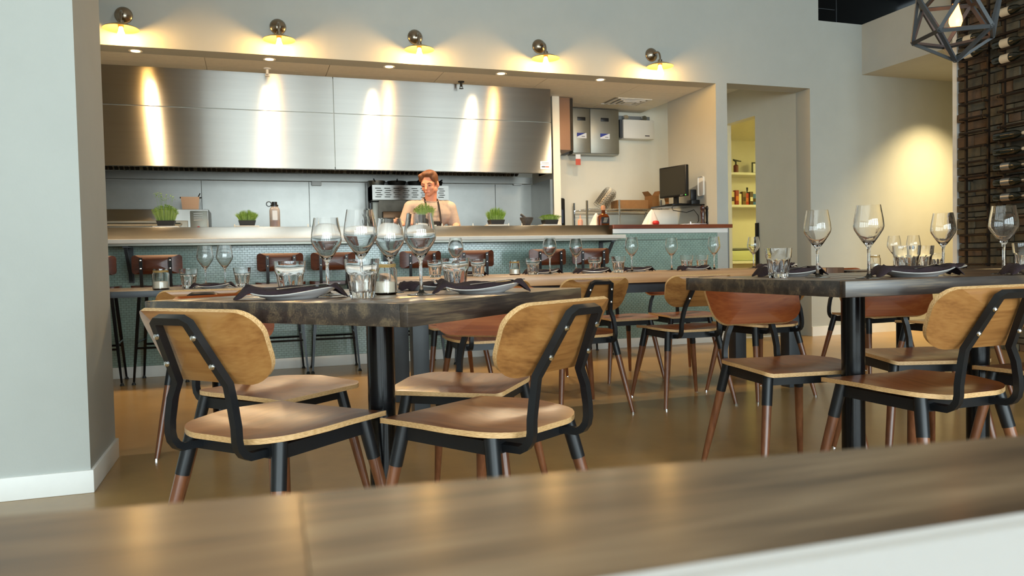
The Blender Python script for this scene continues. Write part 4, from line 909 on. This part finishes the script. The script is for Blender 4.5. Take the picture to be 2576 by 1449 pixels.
pc_ = org+d*.2+nrm_*.33; pedestal(fg, pc_.x, pc_.y, ZFG-.04)
for m in (FGW, FGW2):
    for n in m.node_tree.nodes:
        if n.type == 'MAPPING': n.inputs['Rotation'].default_value = (0, 0, -math.atan2(d.y, d.x)+(R(62) if m is FGW2 else 0))
a0, a1 = onZ(1690, 1449, ZFG), onZ(2576, 1308, ZFG); pd = (a1-a0).normalized(); pn = Vector((pd.y, -pd.x, 0))
for k in range(2):
    c0 = a0-pd*.05+pn*.006*k*2.2; b = MB(); z = .0008+k*.0022
    vs = [c0+Vector((0, 0, z)), c0+pd*.30+Vector((0, 0, z)), c0+pd*.30+pn*.21+Vector((0, 0, z)), c0+pn*.21+Vector((0, 0, z))]; top = [v+Vector((0, 0, .0016)) for v in vs]
    o = b.add(vs+top, [(3, 2, 1, 0), (4, 5, 6, 7), (0, 1, 5, 4), (1, 2, 6, 5), (2, 3, 7, 6), (3, 0, 4, 7)]).obj('menu_card', PAPER, None, False); tag(o, 'white menu card lying on the walnut table, ' + ('lower' if k == 0 else 'upper') + ' of two', 'menu')

# ------------------------------------------------------------------ icosahedral pendant
pc = atD(2404, 44, 3.5); Rr = .20
pn_ = thing('pendant_lamp', 'black icosahedron cage pendant with a glowing amber bulb', 'pendant lamp', pc)
vs = [Vector((0, 0, Rr)), Vector((0, 0, -Rr))]; rot = 20.3
for k in range(5): a = R(72*k+rot); vs.append(Vector((.894*Rr*math.cos(a), .894*Rr*math.sin(a), .447*Rr)))
for k in range(5): a = R(72*k+36+rot); vs.append(Vector((.894*Rr*math.cos(a), .894*Rr*math.sin(a), -.447*Rr)))
ed = [(0, 2+k) for k in range(5)]+[(1, 7+k) for k in range(5)]+[(2+k, 2+(k+1) % 5) for k in range(5)]+[(7+k, 7+(k+1) % 5) for k in range(5)]+[(2+k, 7+k) for k in range(5)]+[(2+(k+1) % 5, 7+k) for k in range(5)]
for (a, b) in ed:
    c = (vs[a]+vs[b])/2; MB().tube([vs[a]*.985, vs[b]*.985], .0115, 4, upv=c, flat=.8).obj('cage_bar', GREYM, pn_, False)
MB().tube([(0, 0, Rr-.005), (0, 0, 4.2-pc.z)], .004, 6).obj('cord', BLKP, pn_)
MB().lathe([(0, Rr), (.022, Rr), (.024, Rr-.06), (.018, .06), (0, .06)], 16).obj('socket', BLKP, pn_)
MB().lathe([(0, .065), (.012, .06), (.018, .03), (.026, -.0), (.028, -.02), (.02, -.045), (0, -.052)], 16).obj('bulb', BULBO, pn_)

# ------------------------------------------------------------------ wine racks on the stone wall
def rack(y0, y1, lab):
    t = thing('wine_rack', lab, 'wine rack', (6.12, (y0+y1)/2, 0)); hy = (y1-y0)/2
    for s_ in (-1, 1): MB().box(-.012, .012, s_*hy-.008, s_*hy+.008, .2, 3.3).obj('rail', IRON, t)
    for k in range(24):
        z = .228+k*.1296; MB().tube([(-.054, -hy-.02, z), (-.054, hy+.02, z)], .011, 6).obj('rung', IRON, t)
        for s_ in (-1, 1): MB().box(-.064, .01, s_*hy-.006, s_*hy+.006, z-.01, z+.01).obj('peg', IRON, t)
    for z in (.5, 1.5, 2.5, 3.2):
        for s_ in (-1, 1): MB().box(0, .11, s_*hy-.006, s_*hy+.006, z-.006, z+.006).obj('wall_stay', IRON, t)
    return t
rack(5.04, 5.26, 'iron ladder wine rack nearest the white corner trim'); rack(4.66, 4.89, 'iron ladder wine rack further along the stone wall')
def wine(y, k, kind, lab):
    z = .228+k*.1296+.048; t = thing('wine_bottle', lab, 'bottle', (6.066, y, z), 0, 'bottles in the wine racks')
    MB().lathe([(0, -.15), (.034, -.15), (.037, -.145), (.037, .03), (.03, .06), (.015, .085), (.0135, .15), (0, .15)], 16, axis='y').obj('body', BOTG, t)
    MB().lathe([(.0376, .0), (.0376, -.08)], 16, axis='y').obj('label', (LABEL, FOIL, BOTG)[kind], t)
    MB().lathe([(0, .151), (.0148, .151), (.0148, .095), (.0140, .095)], 14, axis='y').obj('capsule', (BLKP, FOIL, LABEL)[kind], t)
for i, k in enumerate((18, 19)): wine(5.14, k, 0, 'cream-labelled wine bottle in the rack nearest the corner trim, ' + ['lower', 'upper'][i] + ' of two')
for i, k in enumerate((8, 9, 10)): wine(4.78, k, 1, 'foil-labelled wine bottle in the further rack, ' + ['lower', 'middle', 'upper'][i] + ' of three')
for i, k in enumerate((11, 12)): wine(4.78, k, 2, 'dark wine bottle with pale capsule in the further rack, ' + ['lower', 'upper'][i] + ' of two')
for i, k in enumerate((17, 18, 20)): wine(4.79, k, 0, 'cream-labelled wine bottle in the further rack, ' + ['lowest', 'second', 'topmost'][i] + ' of three')
# ------------------------------------------------------------------ the chef
def ell(m, c, r, rot=None, n=12):
    vs = []; fs = []; k = n
    for i in range(k+1):
        th = math.pi*i/k
        for j in range(2*n):
            ph = math.pi*j/n; v = Vector((r[0]*math.sin(th)*math.cos(ph), r[1]*math.sin(th)*math.sin(ph), r[2]*math.cos(th)))
            if rot is not None: v = rot @ v
            vs.append(v+Vector(c))
    w = 2*n
    for i in range(k):
        for j in range(w): fs.append((i*w+j, (i+1)*w+j, (i+1)*w+(j+1) % w, i*w+(j+1) % w))
    m.add(vs, fs)
def caps(m, a, b, ra, rb, st=9, sq=1.0):
    a, b = Vector(a), Vector(b)
    for i in range(st+1): f = i/st; r_ = ra+(rb-ra)*f; ell(m, a.lerp(b, f), (r_, r_*sq, r_), None, 8)
def fuse(m, name, mat_, parent, vox, it=5, xf=None):
    me = bpy.data.meshes.new('tmp')
    bm = bmesh.new()
    bvs = [bm.verts.new(xf @ Vector(v) if xf is not None else v) for v in m.v]
    for f in m.f:
        try: bm.faces.new([bvs[i] for i in f])
        except ValueError: pass
    bmesh.ops.remove_doubles(bm, verts=bm.verts, dist=1e-5); bmesh.ops.recalc_face_normals(bm, faces=bm.faces); bm.to_mesh(me); bm.free()
    o = bpy.data.objects.new('tmp', me); COL.objects.link(o)
    r_ = o.modifiers.new('r', 'REMESH'); r_.mode = 'VOXEL'; r_.voxel_size = vox
    s_ = o.modifiers.new('s', 'SMOOTH'); s_.factor = .5; s_.iterations = it
    dg_ = bpy.context.evaluated_depsgraph_get(); nm = bpy.data.meshes.new_from_object(o.evaluated_get(dg_)); bpy.data.objects.remove(o); bpy.data.meshes.remove(me)
    nm.name = name; nm.materials.clear(); nm.materials.append(mat_); nm.shade_smooth()
    return meshobj(name, nm, parent)
cx, cy = pxY(1083, 7.19, 500)
ch = thing('person', 'person in an oatmeal tee and black apron looking down at the pass', 'person', (cx, cy, 0))
HEADC = Vector((-.005, -.035, 1.545))         # pivot at the top of the neck
HX = Matrix.Translation(HEADC) @ Matrix.Rotation(R(-34), 4, 'Z') @ Matrix.Rotation(R(16), 4, 'X') @ Matrix.Rotation(R(-3), 4, 'Y') @ Matrix.Translation((0, 0, -.01))
def hp(p): return HX @ Vector(p)
body = MB()
hd_ = MB()
ell(hd_, (0, .012, .105), (.074, .092, .088)); ell(hd_, (0, -.032, .045), (.058, .058, .072)); ell(hd_, (0, -.052, .0), (.034, .036, .030)); ell(hd_, (0, -.058, .085), (.062, .03, .045))
for s_ in (-1, 1): ell(hd_, (s_*.077, .018, .06), (.011, .02, .032)); ell(hd_, (s_*.036, -.062, .045), (.022, .022, .022)); ell(hd_, (s_*.03, -.076, .088), (.026, .012, .009)); ell(hd_, (s_*.05, .0, .02), (.02, .04, .03))
caps(hd_, (0, -.086, .082), (0, -.108, .045), .009, .0135, 5); ell(hd_, (0, -.088, .015), (.024, .012, .010)); ell(hd_, (0, -.082, -.012), (.02, .014, .016))
body.add([HX @ Vector(v) for v in hd_.v], hd_.f)
caps(body, (0, .015, 1.40), tuple(hp((0, .02, .02))), .062, .056)
caps(body, (0, .02, 1.36), (0, .01, 1.10), .12, .12, 6, .8); caps(body, (-.09, .02, 1.33), (.09, .02, 1.33), .105, .105, 6, .85); caps(body, (-.06, .02, .98), (.06, .02, .98), .11, .11, 4, .9)
caps(body, (-.17, .02, 1.395), (.17, .02, 1.395), .062, .062, 8)
AR = [((-.19, .02, 1.39), (-.285, .0, 1.16), (-.318, -.17, 1.205)), ((.19, .02, 1.385), (.262, .03, 1.13), (.215, -.13, 1.185))]
for s_, (a, b_, c) in zip((-1, 1), AR):
    caps(body, a, b_, .056, .043); caps(body, b_, c, .043, .029)
    dv = (Vector(c)-Vector(b_)).normalized(); pv_ = Vector(c)+dv*.05; caps(body, c, tuple(pv_), .027, .036, 4, .7)
    side = dv.cross(Vector((0, 0, 1))).normalized(); dn = Vector((0, 0, -1))
    for k, ln in enumerate((.07, .078, .073, .058)):
        b0 = pv_+dv*.025+side*(.024-.016*k); b1 = b0+dv*ln*.5+dn*.006; b2 = b1+dv*ln*.25+dn*ln*.4; caps(body, tuple(b0), tuple(b1), .0095, .0088, 4); caps(body, tuple(b1), tuple(b2), .0088, .0075, 4)
    t0 = Vector(c)+dv*.03-side*s_*.0+Vector((-s_*.028, 0, -.005)); t1 = t0+dv*.03+Vector((-s_*.022, 0, -.01)); t2 = t1+dv*.028; caps(body, tuple(t0), tuple(t1), .012, .0105, 4); caps(body, tuple(t1), tuple(t2), .0105, .0085, 4)
for s_ in (-1, 1):
    caps(body, (s_*.09, .02, .93), (s_*.10, .01, .50), .085, .055); caps(body, (s_*.10, .01, .50), (s_*.105, .03, .09), .055, .036); caps(body, (s_*.105, .04, .05), (s_*.115, -.13, .035), .042, .034, 6)
bo_ = fuse(body, 'body', SKIN, ch, .0062, 4)
# shirt, trousers, apron, hair, face
sm = MB()
caps(sm, (0, .02, 1.35), (0, .015, 1.05), .128, .132, 7, .86); caps(sm, (-.09, .02, 1.325), (.09, .02, 1.325), .114, .114, 6, .88); caps(sm, (-.165, .02, 1.392), (.165, .02, 1.392), .068, .068, 8); caps(sm, (-.05, .02, .97), (.05, .02, .97), .13, .13, 5, .88); caps(sm, (-.05, .03, 1.405), (.05, .03, 1.405), .066, .066, 5)
for a, b_, c in AR: a, b_ = Vector(a), Vector(b_); caps(sm, tuple(a), tuple(a.lerp(b_, .78)), .066, .060)
ts = fuse(sm, 'tee_shirt', SHIRT, ch, .008, 3)
HEM = mat('tee_hem', (166, 142, 124), .95)
MB().tube([(.078*math.cos(R(a)), .012+.07*math.sin(R(a)), 1.462+.028*math.sin(R(a))) for a in range(0, 361, 15)], .0065, 6, False).obj('collar', HEM, ts)
for a, b_, c in AR:
    a, b_ = Vector(a), Vector(b_); t_ = (b_-a).normalized(); e1 = t_.cross(Vector((0, 1, 0))).normalized(); e2 = t_.cross(e1); c0 = a.lerp(b_, .98)
    MB().tube([c0+e1*.0615*math.cos(R(q))+e2*.0615*math.sin(R(q)) for q in range(0, 361, 20)], .006, 6, False).obj('sleeve_hem', HEM, ts)
tr = MB()
for s_ in (-1, 1): caps(tr, (s_*.088, .02, .93), (s_*.10, .012, .50), .098, .07); caps(tr, (s_*.10, .012, .50), (s_*.105, .03, .09), .07, .055)
caps(tr, (-.06, .02, .95), (.06, .02, .95), .125, .125, 5, .9); fuse(tr, 'trousers', PANTS, ch, .012, 3)
shoe = MB()
for s_ in (-1, 1): shoe = MB(); caps(shoe, (s_*.105, .05, .05), (s_*.118, -.15, .04), .05, .04, 6); fuse(shoe, 'shoe', BLKP, ch, .01, 2)
ap = MB(); ol = rpoly([(-.075, 1.25, .01), (-.10, 1.12, .03), (-.20, 1.02, .03), (-.21, .55, .02), (.21, .55, .02), (.20, 1.02, .03), (.10, 1.12, .03), (.075, 1.25, .01)], 4)
def af(u, v): return (u, .02-math.sqrt(max(.0004, (.142 if v > 1.0 else .15)**2*(1-min(.9, (u/.235)**2))))*.98-.006, v)
ap.slab(ol, af, (0, 1, 0), .004, (0, 0, 0)); apo = ap.obj('apron', APRON, ch)
for s_ in (-1, 1): MB().tube([(s_*.068, af(.068, 1.24)[1]-.004, 1.235), (s_*.066, -.098, 1.33), (s_*.062, -.068, 1.41), (s_*.06, -.02, 1.462), (s_*.045, .055, 1.485)], .011, 4, flat=.35, upv=(0, 1, 0)).obj('neck_strap', APRON, apo)
hr = MB()
ell(hr, (0, .026, .125), (.082, .094, .082)); ell(hr, (0, .065, .085), (.07, .052, .075)); ell(hr, (.012, -.035, .178), (.062, .05, .03)); ell(hr, (-.045, -.02, .155), (.038, .06, .035)); ell(hr, (.056, -.005, .135), (.026, .06, .05))
for s_ in (-1, 1): ell(hr, (s_*.07, .0, .095), (.010, .026, .035)); ell(hr, (s_*.071, -.02, .075), (.006, .01, .022))
ell(hr, (-.05, -.062, .165), (.025, .02, .022)); ell(hr, (-.066, -.05, .135), (.012, .018, .03))
fuse(hr, 'hair', HAIR, ch, .0065, 3, HX)
for s_ in (-1, 1):
    e = MB(); ell(e, (s_*.031, -.0825, .071), (.012, .006, .0045), None, 8); e.v = [tuple(hp(v)) for v in e.v]; e.obj('eye', EYEW, ch)
    e = MB().tube([hp((s_*.014, -.091, .092)), hp((s_*.034, -.089, .099)), hp((s_*.054, -.072, .091))], [.0035, .0045, .0025], 6); e.obj('eyebrow', HAIR, ch)
MB().tube([hp((-.022, -.092, .013)), hp((0, -.1005, .015)), hp((.022, -.092, .013))], [.002, .005, .002], 6).obj('mouth', LIPS, ch)
